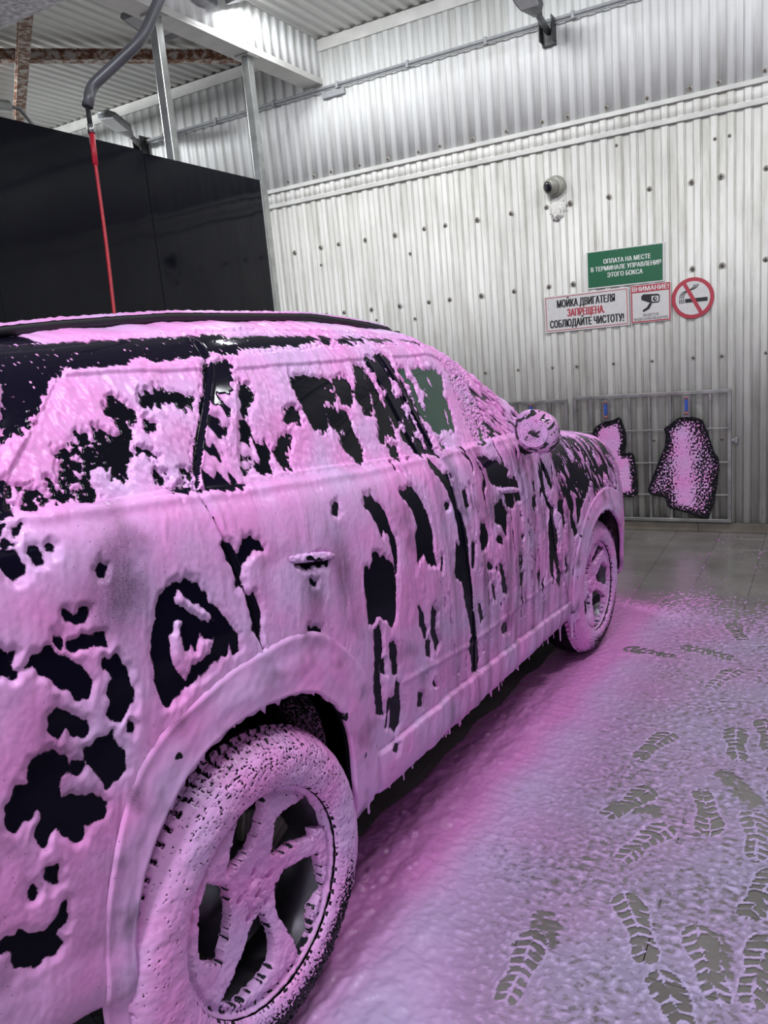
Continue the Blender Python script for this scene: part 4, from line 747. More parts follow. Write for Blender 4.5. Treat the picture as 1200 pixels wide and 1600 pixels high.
def flank(side, nu_step):
    """side=+1 right (seen), -1 left; returns dict name -> object"""
    if side > 0:
        us = [-1.02]; 
        while us[-1] < 3.44:
            u = us[-1]; us.append(u+(.0085 if u < -.64 else .0042+.0026*max(0, min(1, (u-.3)/2.2))))
        us = np.array(us); us[-1] = 3.44; rs = np.arange(0, RR+sum(SEG[8:])+1)
    else:
        us = np.arange(-1.02, 3.441, .03); rs = np.unique(np.r_[np.arange(0, RR+sum(SEG[8:])+1, 7), RH, RG, RR, RR+sum(SEG[8:])])
    T_ = surf(us)[:, rs, :]; V0 = T_[..., 0]; W0 = T_[..., 1]; U0 = np.repeat(us[:, None], len(rs), 1); R0 = np.repeat(rs[None, :], len(us), 0)
    # nose and tail close rounding is in the tables; normals in (u,v,w)
    P0 = np.stack([U0, V0, W0], -1)
    du = np.gradient(P0, axis=0); dw = np.gradient(P0, axis=1); nn = np.cross(dw, du); nn /= np.linalg.norm(nn, axis=-1, keepdims=True)+1e-9
    s0 = np.sign(nn[len(us)//2, len(rs)//3, 1]); nn = nn*s0
    F, thin, disp = side_fields(U0, W0, V0, R0, side > 0)
    # shut lines, window recess, mouldings
    g = np.zeros(U0.shape)
    lowr = R0 < RR
    ds = np.full(U0.shape, 9.)
    for ln in (DOOR_REAR, DOOR_MID, DOOR_FRONT): ds = np.minimum(ds, dline(U0, W0, ln))
    sk = np.where((U0 > .45) & (U0 < 2.17), np.abs(W0-np.interp(U0, [.45, .9, 2.17], [.520, .505, .425])), 9)
    shut = np.where(lowr, np.exp(-(ds/.0052)**2), 0)+np.where(lowr, -.30*np.exp(-((ds-.011)/.0045)**2), 0); disp = disp-.0085*shut-.004*np.where(lowr, np.exp(-(sk/.006)**2), 0)
    F = np.where(lowr & (ds < .0035) & (U0 > 1.0), F-.55*(noise(W0*9, U0*3, 71) > -.05)*(R0 < RH), F)
    F = np.where(lowr & (ds < .0026) & (U0 < 1.0) & (noise(W0*11, U0*3, 72) > -.12), np.minimum(F, -.2), F)
    belt = np.where(U0 < 2.0, 1, 0)*(R0 < RH+3)*np.exp(-((W0-(WBT(U0)-.020))/.011)**2); disp = disp+.006*belt
    crease = np.exp(-((W0-np.interp(U0, [.45, 1.1, 1.9, 2.2], [.70, .62, .605, .62]))/.010)**2)*sst(U0, .45, .7)*(1-sst(U0, 2.05, 2.2)); disp = disp+.004*crease
    disp = disp+.011*sst(np.interp(U0, [.45, .9, 2.17], [.520, .505, .425])-W0, -.002, .006)*sst(U0, .44, .48)*(1-sst(U0, 2.1, 2.2))
    wins = [('quarter_window', WIN_Q), ('rear_door_window', WIN_R), ('front_door_window', WIN_F)]
    sdw = []
    for n_, p in wins:
        sd = np.full(U0.shape, 9.); m = (R0 >= RH-30) & (R0 <= RR); sd[m] = sdpoly(U0[m], W0[m], p); sdw.append(sd)
        disp = disp-.006*sst(-sd, -.001, .005)
    P1 = P0+nn*disp[..., None]
    du = np.gradient(P1, axis=0); dw = np.gradient(P1, axis=1); n1 = np.cross(dw, du)*s0; n1 /= np.linalg.norm(n1, axis=-1, keepdims=True)+1e-9
    # cell classes
    cu = (U0[:-1, :-1]+U0[1:, 1:])/2; cw = (W0[:-1, :-1]+W0[1:, 1:])/2; cr = (R0[:-1, :-1]+R0[1:, 1:])/2
    cls = np.full(cu.shape, 'rear_quarter_panel', dtype=object)
    cls[cu > lin(DOOR_REAR, cw)] = 'rear_door'; cls[cu > lin(DOOR_MID, cw)] = 'front_door'; cls[cu > lin(DOOR_FRONT, cw)] = 'front_fender'
    cls[(cu < -.62) & (cw < .78)] = 'rear_bumper'; cls[(cu > 3.0) & (cw < .72)] = 'front_bumper'
    skl = np.interp(cu, [.45, .9, 2.17], [.520, .505, .425]); cls[(cw < skl) & (cu > .40) & (cu < 2.25)] = 'rocker_panel'
    wg = (cr >= RG) & (cu < 2.0); cls[wg] = 'roof'
    cls[(cr >= RG) & (cu > 2.07)] = 'hood'
    fr = 1.38+.16*sst((cr-RR)/(rs[-1]-RR), .0, 1.)*0
    cls[(cr >= RR-6) & (cu > 1.40) & (cu < 2.12)] = 'windshield'
    cls[(cr >= RG) & (cr < RR-6) & (cu >= 1.40) & (cu < 2.07)] = 'windscreen_pillar'
    cls[(cu < -.80) & (cr >= RR)] = 'rear_spoiler'
    cls[cu > 3.30] = 'front_bumper'; cls[(cu > 3.15) & (cw < .95)] = 'front_bumper'
    for (n_, p), sd in zip(wins, sdw):
        c = (sd[:-1, :-1] < 0) & (cr <= RG+4); cls[c] = n_
    gone = inpoly(cu, cw, ARCH_IN) & (cr < RH) | inpoly(cu, cw, FARCH_IN) & (cr < RH)
    gone |= (cr < SEG[0]+2) & (((cu > -.42) & (cu < .33)) | ((cu > 2.29) & (cu < 3.03)))
    cls[gone] = ''
    nU, nR = U0.shape; idx = np.arange(nU*nR).reshape(nU, nR)
    loc = np.stack([P1[..., 0], -P1[..., 1], P1[..., 2]], -1); nl = np.stack([n1[..., 0], -n1[..., 1], n1[..., 2]], -1)
    if side < 0: loc[..., 1] = 1.88-loc[..., 1]; nl[..., 1] *= -1
    out = {}
    mats = {'quarter_window': 'glass', 'rear_door_window': 'glass', 'front_door_window': 'clear_glass', 'windshield': 'clear_glass', 'rocker_panel': 'cladding'}
    for n_ in sorted(set(cls.ravel())-{''}):
        m = cls == n_; a = idx[:-1, :-1][m]; b_ = idx[1:, :-1][m]; c = idx[1:, 1:][m]; d = idx[:-1, 1:][m]
        q = np.c_[a, b_, c, d] if side*s0 > 0 else np.c_[a, d, c, b_]
        un, inv = np.unique(q, return_inverse=True); q = inv.reshape(-1, 4)
        nm = 'window' if n_.endswith('door_window') else n_
        me = np_mesh(nm, loc.reshape(-1, 3)[un], q, {'foam': F.ravel()[un], 'thin': thin.ravel()[un]}, True, nl.reshape(-1, 3)[un])
        # quick winding check
        f0 = me.polygons[len(me.polygons)//2]; 
        out[n_] = link(nm, me, M[mats.get(n_, 'paint')])
    for n_, o in out.items():
        o.parent = {'rear_door_window': out['rear_door'], 'front_door_window': out['front_door']}.get(n_, car)
    return out
right = flank(1, 0); left = flank(-1, 0)

def S_v(u, w):
    t = surf(np.array([u]))[0][:RR]; return float(np.interp(w, t[4:, 1], t[4:, 0]))
def resample(pts, n):
    p = np.array(pts, float)
    for _ in range(2):
        q = [p[0]]
        for a_, b_ in zip(p, p[1:]): q += [a_*.75+b_*.25, a_*.25+b_*.75]
        q.append(p[-1]); p = np.array(q)
    L_ = np.r_[0, np.cumsum(np.hypot(*np.diff(p, axis=0).T))]; t = np.linspace(0, L_[-1], n)
    return np.c_[np.interp(t, L_, p[:,0]), np.interp(t, L_, p[:,1])], t
def arch_trim(pin, pout, side, n, foamy=1.):
    A_, t = resample(pin, n); B_, t2 = resample(pout, n)
    ks = np.linspace(0, 1, 34 if side > 0 else 10)
    tooth = .010*np.clip(noise(t*26, t*0, 81)+.2, 0, 1)+.018*np.clip(noise(t*60, t*0+3, 82)-.25, 0, 1)*2
    V = []; Fo = []; Th = []
    for j in range(n):
        vo = S_v(B_[j,0], B_[j,1]); vi = S_v(A_[j,0], A_[j,1]); c = np.array([A_[n//2,0], .45])
        d = A_[j]-B_[j]; d = d/np.linalg.norm(d)
        for k in ks:
            p = B_[j]*(1-k)+A_[j]*k; v = max(vo, vi)*(k)+vo*(1-k)
            lip = .0065*math.sin(min(k/.10, 1)*math.pi/2)+.006*k; f_ = .0042*(1+float(noise(t[j]*7, k*2, 83))+.22*float(noise(t[j]*45, k*5, 84)))
            V.append((p[0], -(v+.002+lip+f_), p[1]+0))
        # rolled inner lip with hanging foam teeth (pulled by gravity)
        p = A_[j]; v = max(vo, vi)+.018; up = max(0, -d[1]); tt = tooth[j]*(.35+.65*max(0., p[1]-.5)/.4)
        V.append((p[0]+d[0]*.006, -(v+.0), p[1]-.006*up-tt)); V.append((p[0]+d[0]*.004, -(v-.018), p[1]-tt*.9)); V.append((p[0], -(v-.022), p[1]+.004)); V.append((p[0]-d[0]*.0, -(v-.035), p[1]+.004))
    m = len(ks)+4; V = np.array(V)
    if side < 0: V[:, 1] = 1.88-V[:, 1]
    ii = np.arange(n*m).reshape(n, m); q = np.c_[ii[:-1,:-1].ravel(), ii[:-1,1:].ravel(), ii[1:,1:].ravel(), ii[1:,:-1].ravel()]
    U = V[:, 0]; Wd = V[:, 2]
    fo = .9+0*U; fo = np.minimum(fo, (.62-fbm(U*20, Wd*12, 85, 3)*1.1)*3); fo[ii[:, -2:].ravel()] = -.35
    th = np.clip(fbm(U*9, Wd*9, 86, 3)*1.6-.15, 0, .8)
    o = link('wheel_arch_trim', np_mesh('wheel_arch_trim', V, q, {'foam': np.clip(fo, -1, 1), 'thin': th}), M['cladding'], car); return o
for s_ in (1, -1):
    arch_trim(ARCH_IN, ARCH_OUT, s_, 300 if s_ > 0 else 60); arch_trim(FARCH_IN, FARCH_OUT, s_, 220 if s_ > 0 else 60)

def liner(pin, side, grow=.012):
    A_, t = resample(pin, 90); c = A_[:, :].mean(0); V = []; m = 26
    for j in range(90):
        for k in range(m):
            y = .02+k*.40/(m-1); p = A_[j]+(A_[j]-np.array([c[0], .45]))*(.03+.0*k); V.append((p[0], y-S_v(*A_[j])*0, p[1]))
    k0 = len(V); V = np.array(V); r = .004*fbm(V[:,0]*30, V[:,1]*30, 91, 3); V[:, 2] -= r
    if side < 0: V[:, 1] = 1.88-V[:, 1]
    ii = np.arange(90*m).reshape(90, m); q = np.c_[ii[:-1,:-1].ravel(), ii[:-1,1:].ravel(), ii[1:,1:].ravel(), ii[1:,:-1].ravel()]
    arc = np.repeat(t/t[-1], m); fo = -.62+.30*fbm(arc*60, V[:,1]*50, 92, 2)+.75*sst(arc, .60, .9)*(1-sst(V[:,1], .10, .26))
    o = link('wheel_housing', np_mesh('wheel_housing', V, q, {'foam': fo, 'thin': V[:,0]*0}), M['liner'], car)
    poly = [(x, z) for x, z in A_]
    return o
for s_ in (1, -1): liner(ARCH_IN, s_); liner(FARCH_IN, s_)
# dark underbody between the wheels
bm = bmesh.new(); bx(bm, (.36, .10, .30), (2.26, 1.78, .42), .03); bx(bm, (-.95, .12, .42), (-.45, 1.76, .60), .03); bx(bm, (-.45, .40, .38), (.36, 1.48, .60), .02); bx(bm, (2.26, .40, .32), (3.1, 1.48, .60), .02)
bx(bm, (-.45, .12, .60), (3.1, 1.76, .95), .02) if False else None
link('underbody', bm_mesh('underbody', bm), M['black'], car)
# tail gate and nose closing panels
def cap(name, u, mat):
    t = surf(np.array([u]))[0][::6]; pts = [(v, w) for v, w in t]; bm = bmesh.new()
    ring = [bm.verts.new((u, -v, w)) for v, w in pts]+[bm.verts.new((u, 1.88+v, w)) for v, w in pts[::-1][1:]]
    bm.faces.new(ring); return link(name, bm_mesh(name, bm), M[mat], car)
cap('tailgate', -1.018, 'paint'); cap('grille', 3.438, 'black')

# handles
def handle(door, u0, w0, u1, w1, tilt_hole=True):
    n1_, n2_ = 90, 28; V = []; Fo = []
    for i in range(n1_):
        s = i/(n1_-1); u = u0+(u1-u0)*s; wc = w0+(w1-w0)*s; taper = math.sin(math.pi*min(max(s, .02), .98))**.35
        v = S_v(u, wc)
        for k in range(n2_):
            a = 2*math.pi*k/n2_; dw = math.cos(a)*.010*taper; dv = -.002+math.sin(a)*.010*taper
            f_ = .0025*(1+float(noise(u*80, a*1.2, 95)))
            V.append((u, -(v+.006+dv+f_*math.sin(a)), wc+dw+(f_+.001)*math.cos(a)))
    ii = np.arange(n1_*n2_).reshape(n1_, n2_); jj = np.roll(ii, -1, 1); q = np.c_[ii[:-1].ravel(), jj[:-1].ravel(), jj[1:].ravel(), ii[1:].ravel()]
    V = np.array(V); fo = np.clip(.55-1.6*fbm(V[:,0]*24, V[:,2]*40, 96, 2), -1, 1); fo = np.minimum(fo, np.where(V[:,2] < (w0+(w1-w0)*((V[:,0]-u0)/(u1-u0)))-.010, -.5, 1))
    return link('door_handle', np_mesh('door_handle', V, q, {'foam': fo, 'thin': fo*0}), M['paint'], door)
handle(right['rear_door'], .160, 1.183, .335, 1.148); handle(right['front_door'], 1.43, 1.104, 1.62, 1.070)

# door mirror
def mirror(side):
    nA, nB = 110, 70; V = []; 
    cu, cv, cw_ = 1.64, .115, 1.300
    for i in range(nA):
        a = math.pi*i/(nA-1)
        for k in range(nB):
            b_ = 2*math.pi*k/nB
            x = math.cos(a); r = math.sin(a)**.7
            y = math.copysign(abs(math.cos(b_))**.8, math.cos(b_))*r; z = math.copysign(abs(math.sin(b_))**.8, math.sin(b_))*r
            u = x*(.088 if x > 0 else .036); v = y*(.082-.012*x)+.008*x; w = z*(.080-.015*max(0, x))-.012*y
            f_ = .0035*(1+float(noise(u*40+w*30, v*14, 97)))
            L_ = math.sqrt(u*u+v*v+w*w)+1e-6; V.append((cu+u*(1+f_/L_), -(cv+v*(1+f_/L_)), cw_+w*(1+f_/L_)))
    ii = np.arange(nA*nB).reshape(nA, nB); jj = np.roll(ii, -1, 1); q = np.c_[ii[:-1].ravel(), jj[:-1].ravel(), jj[1:].ravel(), ii[1:].ravel()]; V = np.array(V)
    dg = fbm((V[:,0]-V[:,2]*.9)*45, (V[:,1]*1.2+V[:,2])*26, 98, 3); fo = np.clip((.10-dg)*5, -1, 1)
    if side < 0: V[:, 1] = 1.88-V[:, 1]; q = q[:, ::-1]
    o = link('side_mirror', np_mesh('side_mirror', V, q, {'foam': fo, 'thin': .35+fo*0}), M['chromefoam'], car)
    sy = 1 if side > 0 else -1; oy = 0 if side > 0 else 1.88
    def yy(v): return oy-sy*v
    tube('mirror_foot', [(1.78, yy(-.06), 1.215), (1.75, yy(.03), 1.225), (1.69, yy(.10), 1.26)], [.035, .03, .032], M['black'], o, 12)
    bm = bmesh.new(); bmesh.ops.create_circle(bm, cap_ends=True, segments=40, radius=1, matrix=Matrix.Translation((1.602, yy(.112), 1.300)) @ Matrix.Rotation(math.pi/2, 4, 'Y') @ Matrix.Diagonal((.056, .062, 1, 1)))
    me = bm_mesh('mirror_glass', bm); at_ = me.attributes.new('foam', 'FLOAT', 'POINT'); at_.data.foreach_set('value', np.full(len(me.vertices), .10, np.float32)); link('mirror_glass', me, M['chromefoam'], o)
    return o
mirror(1); mirror(-1)

# roof rails
for s_ in (1, -1):
    P_ = []
    for u in np.linspace(-.42, 1.52, 60):
        w = float(WR(u))+.030-.035*(abs((u-.55)/.97))**6; v = -.375; P_.append((u, -v if s_ > 0 else 1.88+v, w+.008))
    bm = bmesh.new(); tube_bm(bm, P_, .014, 14)
    for v in bm.verts: pass
    rl = link('roof_rail', bm_mesh('roof_rail', bm, True), M['black'], car)
    n_ = 260; V = []; uu_ = np.linspace(-.42, 1.50, n_); m = 10
    for u in uu_:
        w = float(WR(u))+.030-.035*(abs((u-.55)/.97))**6
        for k in range(m):
            a = math.radians(35)+math.radians(110)*k/(m-1); h_ = .0148+.0035*max(0, float(noise(u*60, k*.5, 101)))
            v = -.375; V.append((u, (-v if s_ > 0 else 1.88+v)+(.016*math.cos(a)), w+.008+h_*math.sin(a)*1.1))
    ii = np.arange(n_*m).reshape(n_, m); q = np.c_[ii[:-1,:-1].ravel(), ii[:-1,1:].ravel(), ii[1:,1:].ravel(), ii[1:,:-1].ravel()]
    link('rail_foam', np_mesh('rail_foam', V, q, {'foam': np.full(n_*m, .9), 'thin': np.full(n_*m, .25)}), M['foam'], rl)
    for u in (-.34, 1.40): box('rail_foot', (u-.06, (.375 if s_ > 0 else 1.88-.375)-.015, float(WR(u))-.01), (u+.06, (.375 if s_ > 0 else 1.88-.375)+.015, float(WR(u))+.03), M['black'], rl, .008)
# tail lamp just inside the left picture edge
tl = box('tail_lamp', (-.72, -.045, 1.27), (-.54, .10, 1.40), M['glass'], car, .015)

# mud flap behind the rear wheel
V = []; n1_, n2_ = 60, 40
for i in range(n1_):
    for k in range(n2_):
        w = .47-.27*i/(n1_-1); v = .06-.26*k/(n2_-1); x = -.425-.02*math.sin(i/9.)-.004*float(noise(v*30, w*20, 105)); V.append((x, -v, w))
V = np.array(V); ii = np.arange(n1_*n2_).reshape(n1_, n2_); q = np.c_[ii[:-1,:-1].ravel(), ii[1:,:-1].ravel(), ii[1:,1:].ravel(), ii[:-1,1:].ravel()]
sd = -V[:,1]; fo = np.clip((.035+.03*fbm(V[:,1]*14, V[:,2]*8, 106, 2)-np.abs(sd-.02))*22, -1, 1)
mf = link('mud_flap', np_mesh('mud_flap', V, q, {'foam': fo, 'thin': .3+0*fo}), M['cladding'], car)

# ---- wheels
OPEN = [[(.032,.252),(.010,.252),(-.039,.250),(-.056,.231),(-.071,.199),(-.091,.140),(-.080,.137),(-.026,.148),(-.010,.150),(.008,.183),(.023,.221)],
[(.187,.165),(.113,.173),(.085,.167),(.082,.138),(.074,.084),(.103,.070),(.136,.074),(.191,.061),(.190,.080),(.228,.060),(.218,.106)],
[(.190,-.011),(.160,-.005),(.101,-.001),(.078,-.023),(.066,-.055),(.066,-.086),(.083,-.136),(.098,-.191),(.140,-.170),(.158,-.127),(.198,-.107),(.198,-.051)],
[(-.004,-.056),(-.023,-.060),(-.084,-.098),(-.126,-.118),(-.156,-.130),(-.142,-.152),(-.115,-.176),(-.086,-.175),(-.045,-.178),(-.007,-.169),(.008,-.141),(.011,-.109),(.006,-.080)],
[(-.162,.141),(-.104,.090),(-.101,.062),(-.102,.016),(-.120,-.012),(-.140,-.024),(-.151,-.044),(-.184,-.013),(-.206,.013),(-.201,.053),(-.188,.108)]]
OPEN = [[((x-sum(q[0] for q in p)/len(p))*1.20+sum(q[0] for q in p)/len(p), (z-sum(q[1] for q in p)/len(p))*1.20+sum(q[1] for q in p)/len(p)-.015) for x, z in p] for p in OPEN]
def wheel_meshes(hi):
    # tyre, unit outer radius .40 ; axis along y, outer face towards -y
    prof = [(.262,-.002),(.268,.006),(.285,.012),(.310,.015),(.335,.012),(.355,.004),(.370,-.010),(.384,-.028),(.393,-.050),(.399,-.075),(.400,-.115),(.399,-.160),(.393,-.195),(.375,-.220),(.33,-.24),(.27,-.232),(.262,-.22)]
    P_ = catmull(np.array(prof), [8]*9+[6]*(len(prof)-10)) if hi else catmull(np.array(prof), [2]*(len(prof)-1)); na = 760 if hi else 160
    m = len(P_); an = np.linspace(0, 2*np.pi, na, endpoint=False); A_, R_ = np.meshgrid(an, P_[:,0], indexing='ij'); Vv = np.repeat(P_[None,:,1], na, 0)
    s = np.r_[0, np.cumsum(np.hypot(*np.diff(P_, axis=0).T))][None]*np.ones((na,1))
    ax = A_*.4
    A2 = np.mod(A_+np.pi*.55, 2*np.pi)*.38; wave = lambda f, g_, sd_: noise(A2*f*1.6, s*g_*1.6, sd_)
    # shoulder lugs every 6 degrees, tread grooves
    lug = (np.mod(A_*180/np.pi+.8*wave(8, 12, 3), 5.0) < 1.5) & (R_ > .382) & (Vv > -.062); gro = ((np.abs(Vv+.095) < .006) | (np.abs(Vv+.14) < .006) | (np.abs(Vv+.05) < .004)) & (R_ > .385)
    cross = (np.mod(A_*180/np.pi+Vv*90, 4.5) < .8) & (R_ > .39) & (Vv < -.055)
    dep = -.009*lug-.008*gro-.006*cross
    down = sst(-np.sin(A_)*.9+.35*np.cos(A_), .35, .95)
    fo = 1.05-.8*wave(38, 60, 4)-1.5*wave(95, 150, 5)-.3*sst(np.cos(A_-1.2), .3, 1)-2.1*down*sst(R_, .26, .33)-.25*sst(R_, .30, .33)*sst(np.cos(A_-1.3), .2, 1)
    fo = np.where(Vv < -.062, -.7+.3*wave(50, 60, 6), fo); fo = np.where(lug, fo-1.2, fo)
    fo = np.where(np.abs(R_-.265) < .003, .15+.9*noise(A2*50, s*9, 17), fo)
    f = sst(fo, -.6, .25)*(.005+.0025*wave(14, 18, 7)+.0010*wave(45, 50, 8))*(Vv > -.07)
    Rn = R_+dep+f*sst(R_, .34, .39); Vn = Vv+f*(1-sst(R_, .36, .395))
    V = np.stack([Rn*np.cos(A_), -Vn, Rn*np.sin(A_)], -1).reshape(-1, 3)
    ii = np.arange(na*m).reshape(na, m); jj = np.roll(ii, -1, 0); q = np.c_[ii[:, :-1].ravel(), ii[:, 1:].ravel(), jj[:, 1:].ravel(), jj[:, :-1].ravel()]
    tire = np_mesh('tire', V, q, {'foam': np.clip(fo, -1, 1).ravel(), 'thin': (.0*fo).ravel()}); tire.materials.append(M['rubber'])
    # rim face with five spokes
    nr, na = (120, 620) if hi else (34, 160); r = np.linspace(.012, .262, nr); an = np.linspace(0, 2*np.pi, na, endpoint=False); A_, R_ = np.meshgrid(an, r, indexing='ij')
    X = R_*np.cos(A_); Z = R_*np.sin(A_); Xq = X+.0016*noise(X*38, Z*38, 9); Zq = Z+.0016*noise(X*38+5, Z*38, 10)
    sd = np.min([sdpoly(Xq, Zq, p) for p in OPEN], 0)
    base = -.012-.034*(1-sst(R_, .02, .235))-.006*sst(R_, .235, .25)+.010*sst(R_, .25, .262)
    cap_ = .010*(1-sst(R_, .028, .034)); bolt = 0
    for k in range(5):
        a = 2*math.pi*k/5+.3; d = np.hypot(X-.056*math.cos(a), Z-.056*math.sin(a)); bolt = bolt-.012*(1-sst(d, .009, .013))
    gx = (np.min([sdpoly(Xq+5e-4, Zq, p) for p in OPEN], 0)-sd)/5e-4; gz = (np.min([sdpoly(Xq, Zq+5e-4, p) for p in OPEN], 0)-sd)/5e-4; mv = (sd < .0006) & (sd > -.008); X = np.where(mv, X-sd*gx, X); Z = np.where(mv, Z-sd*gz, Z)
    edge = -.004*np.exp(-np.clip(sd, 0, 1)/.004)
    fo = .62-1.5*noise(X*75, Z*75, 11)-.6*noise(X*160, Z*160, 12); hub = 1-sst(R_, .035, .07)
    fo = fo-.9*hub*(.4+noise(X*60, Z*60, 13)); fo = fo-.8*sst(R_, .20, .25)*sst(-np.sin(A_), .4, .9); fo = np.where((R_ > .254), .25+.6*noise(A_*20, R_*20, 16), fo); fo = np.where((sd > .004) & (R_ < .235), np.maximum(fo, .15-.5*hub), fo)
    fo = fo+.5*sst(sd, .0, .02)
    y = base+cap_+bolt+edge+sst(fo, 0, .5)*(.004+.003*noise(X*40, Z*40, 14)+.0015*noise(X*100, Z*100, 15))
    V = np.stack([X, -y, Z], -1); ii = np.arange(na*nr).reshape(na, nr); jj = np.roll(ii, -1, 0)
    sdr = np.roll(sd, -1, 0); c_ok = np.maximum.reduce([sd[:, :-1], sdr[:, :-1], sd[:, 1:], sdr[:, 1:]]) > 0
    F1 = np.c_[ii[:, :-1][c_ok], ii[:, 1:][c_ok], jj[:, 1:][c_ok], jj[:, :-1][c_ok]]
    ed = np.vstack([F1[:, [0,1]], F1[:, [1,2]], F1[:, [2,3]], F1[:, [3,0]]]); key = np.sort(ed, 1); _, inv, cnt = np.unique(key[:,0]*(na*nr)+key[:,1], return_inverse=True, return_counts=True)
    be = ed[cnt[inv] == 1]; Vf = V.reshape(-1, 3); bv = np.unique(be); mp = -np.ones(len(Vf), int); mp[bv] = len(Vf)+np.arange(len(bv))
    B_ = Vf[bv].copy(); B_[:, 1] += .026; rr_ = np.hypot(B_[:,0], B_[:,2]); 
    F3 = np.c_[be[:,1], be[:,0], mp[be[:,0]], mp[be[:,1]]]; VV = np.vstack([Vf, B_]); FO = np.r_[np.clip(fo, -1, 1).ravel(), np.full(len(bv), .12)]
    un, inv = np.unique(np.vstack([F1, F3]), return_inverse=True)
    rim = np_mesh('rim', VV[un], inv.reshape(-1, 4), {'foam': FO[un], 'thin': FO[un]*0}); rim.materials.append(M['rimfoam'])
    # barrel, disc, caliper
    def lat(name, pr, mat, n=96):
        bm = bmesh.new(); rings = [[bm.verts.new((a_*math.cos(2*math.pi*k/n), -b_, a_*math.sin(2*math.pi*k/n))) for k in range(n)] for a_, b_ in pr]
        for A1, B1 in zip(rings, rings[1:]):
            for k in range(n): bm.faces.new((A1[k], A1[(k+1)%n], B1[(k+1)%n], B1[k]))
        me = bm_mesh(name, bm, True); me.materials.append(mat); return me
    barrel = lat('barrel', [(.262,-.003),(.258,-.02),(.235,-.04),(.230,-.19),(.255,-.22)], M['disc'])
    disc = lat('brake_disc', [(.005,-.075),(.07,-.075),(.075,-.10),(.165,-.102),(.165,-.128),(.07,-.128)], M['disc'])
    bm = bmesh.new()
    for k in range(9):
        a0 = math.radians(20+k*7); Mx = Matrix.Rotation(-a0, 4, 'Y'); bx(bm, (.115, .080, -.013), (.192, .145, .013), .006, Mx)
    cal = bm_mesh('brake_caliper', bm, True); cal.materials.append(M['caliper'])
    return tire, rim, barrel, disc, cal
WMH = wheel_meshes(True); WML = wheel_meshes(False)
def wheel(u, v, w, R, side, rot, steer, meshes):
    k = R/.40; loc = (u, -v, w) if side > 0 else (u, 1.88+v, w)
    Mx = Matrix.Rotation(steer+(math.pi if side < 0 else 0), 4, 'Z')
    tire, rim, barrel, disc, cal = meshes
    t = link('tire', tire, parent=car); t.location = loc; t.rotation_euler = Mx.to_euler(); t.scale = (k, k, k)
    r = link('rim', rim, parent=car); r.location = loc; r.rotation_euler = (Mx @ Matrix.Rotation(rot, 4, 'Y')).to_euler(); r.scale = (k, k, k)
    link('barrel', barrel, parent=r)
    d = link('brake_disc', disc, parent=car); d.location = loc; d.rotation_euler = Mx.to_euler(); d.scale = (k, k, k); link('brake_caliper', cal, parent=d)
wheel(-.068, .092, .417, .393, 1, 0, 0, WMH); wheel(2.640, -.008, .358, .358, 1, .55, math.radians(0), WMH)
wheel(-.068, .092, .417, .393, -1, .4, 0, WML); wheel(2.640, -.008, .358, .358, -1, .9, math.radians(0), WML)

# hanging foam drips along the sill and the front arch
bm = bmesh.new(); rd = random.Random(5)
def drip(u, v, w, L_, r):
    n = 8; prof = [(r*1.5, .006), (r, -.25*L_), (r*.5, -.5*L_), (r*.42, -.75*L_), (r*.5, -.9*L_), (r*.2, -L_)]
    rings = [[bm.verts.new((u+a_*math.cos(2*math.pi*k/n)*1.2, -v+a_*math.sin(2*math.pi*k/n), w+h)) for k in range(n)] for a_, h in prof]
    for A1, B1 in zip(rings, rings[1:]):
        for k in range(n): bm.faces.new((A1[k], A1[(k+1)%n], B1[(k+1)%n], B1[k]))
    bm.faces.new(rings[-1][::-1])
for i in range(75):
    u = rd.uniform(.33, 2.28); w = float(SILL(u))
    drip(u, S_v(u, w+.01)+.004, w+.006, rd.choice([.010, .012, .016, .02, .03, .04])*rd.uniform(.7, 1.2), rd.uniform(.003, .006))
for u, L_, r in ((.40, .05, .008), (.52, .03, .006), (.66, .035, .006), (1.0, .04, .006), (1.35, .05, .006), (1.9, .05, .006), (2.05, .09, .007), (2.2, .13, .016), (2.25, .10, .012)): drip(u, S_v(u, SILL(u)+.01)+.004, float(SILL(u))+.008, L_, r)
me = bm_mesh('foam_drips', bm, True)
for n_, v_ in (('foam', .9), ('thin', 0.)):
    at = me.attributes.new(n_, 'FLOAT', 'POINT'); at.data.foreach_set('value', np.full(len(me.vertices), v_, np.float32))
dr = link('foam_drips', me, M['foam'], car); tag(dr, kind='stuff')

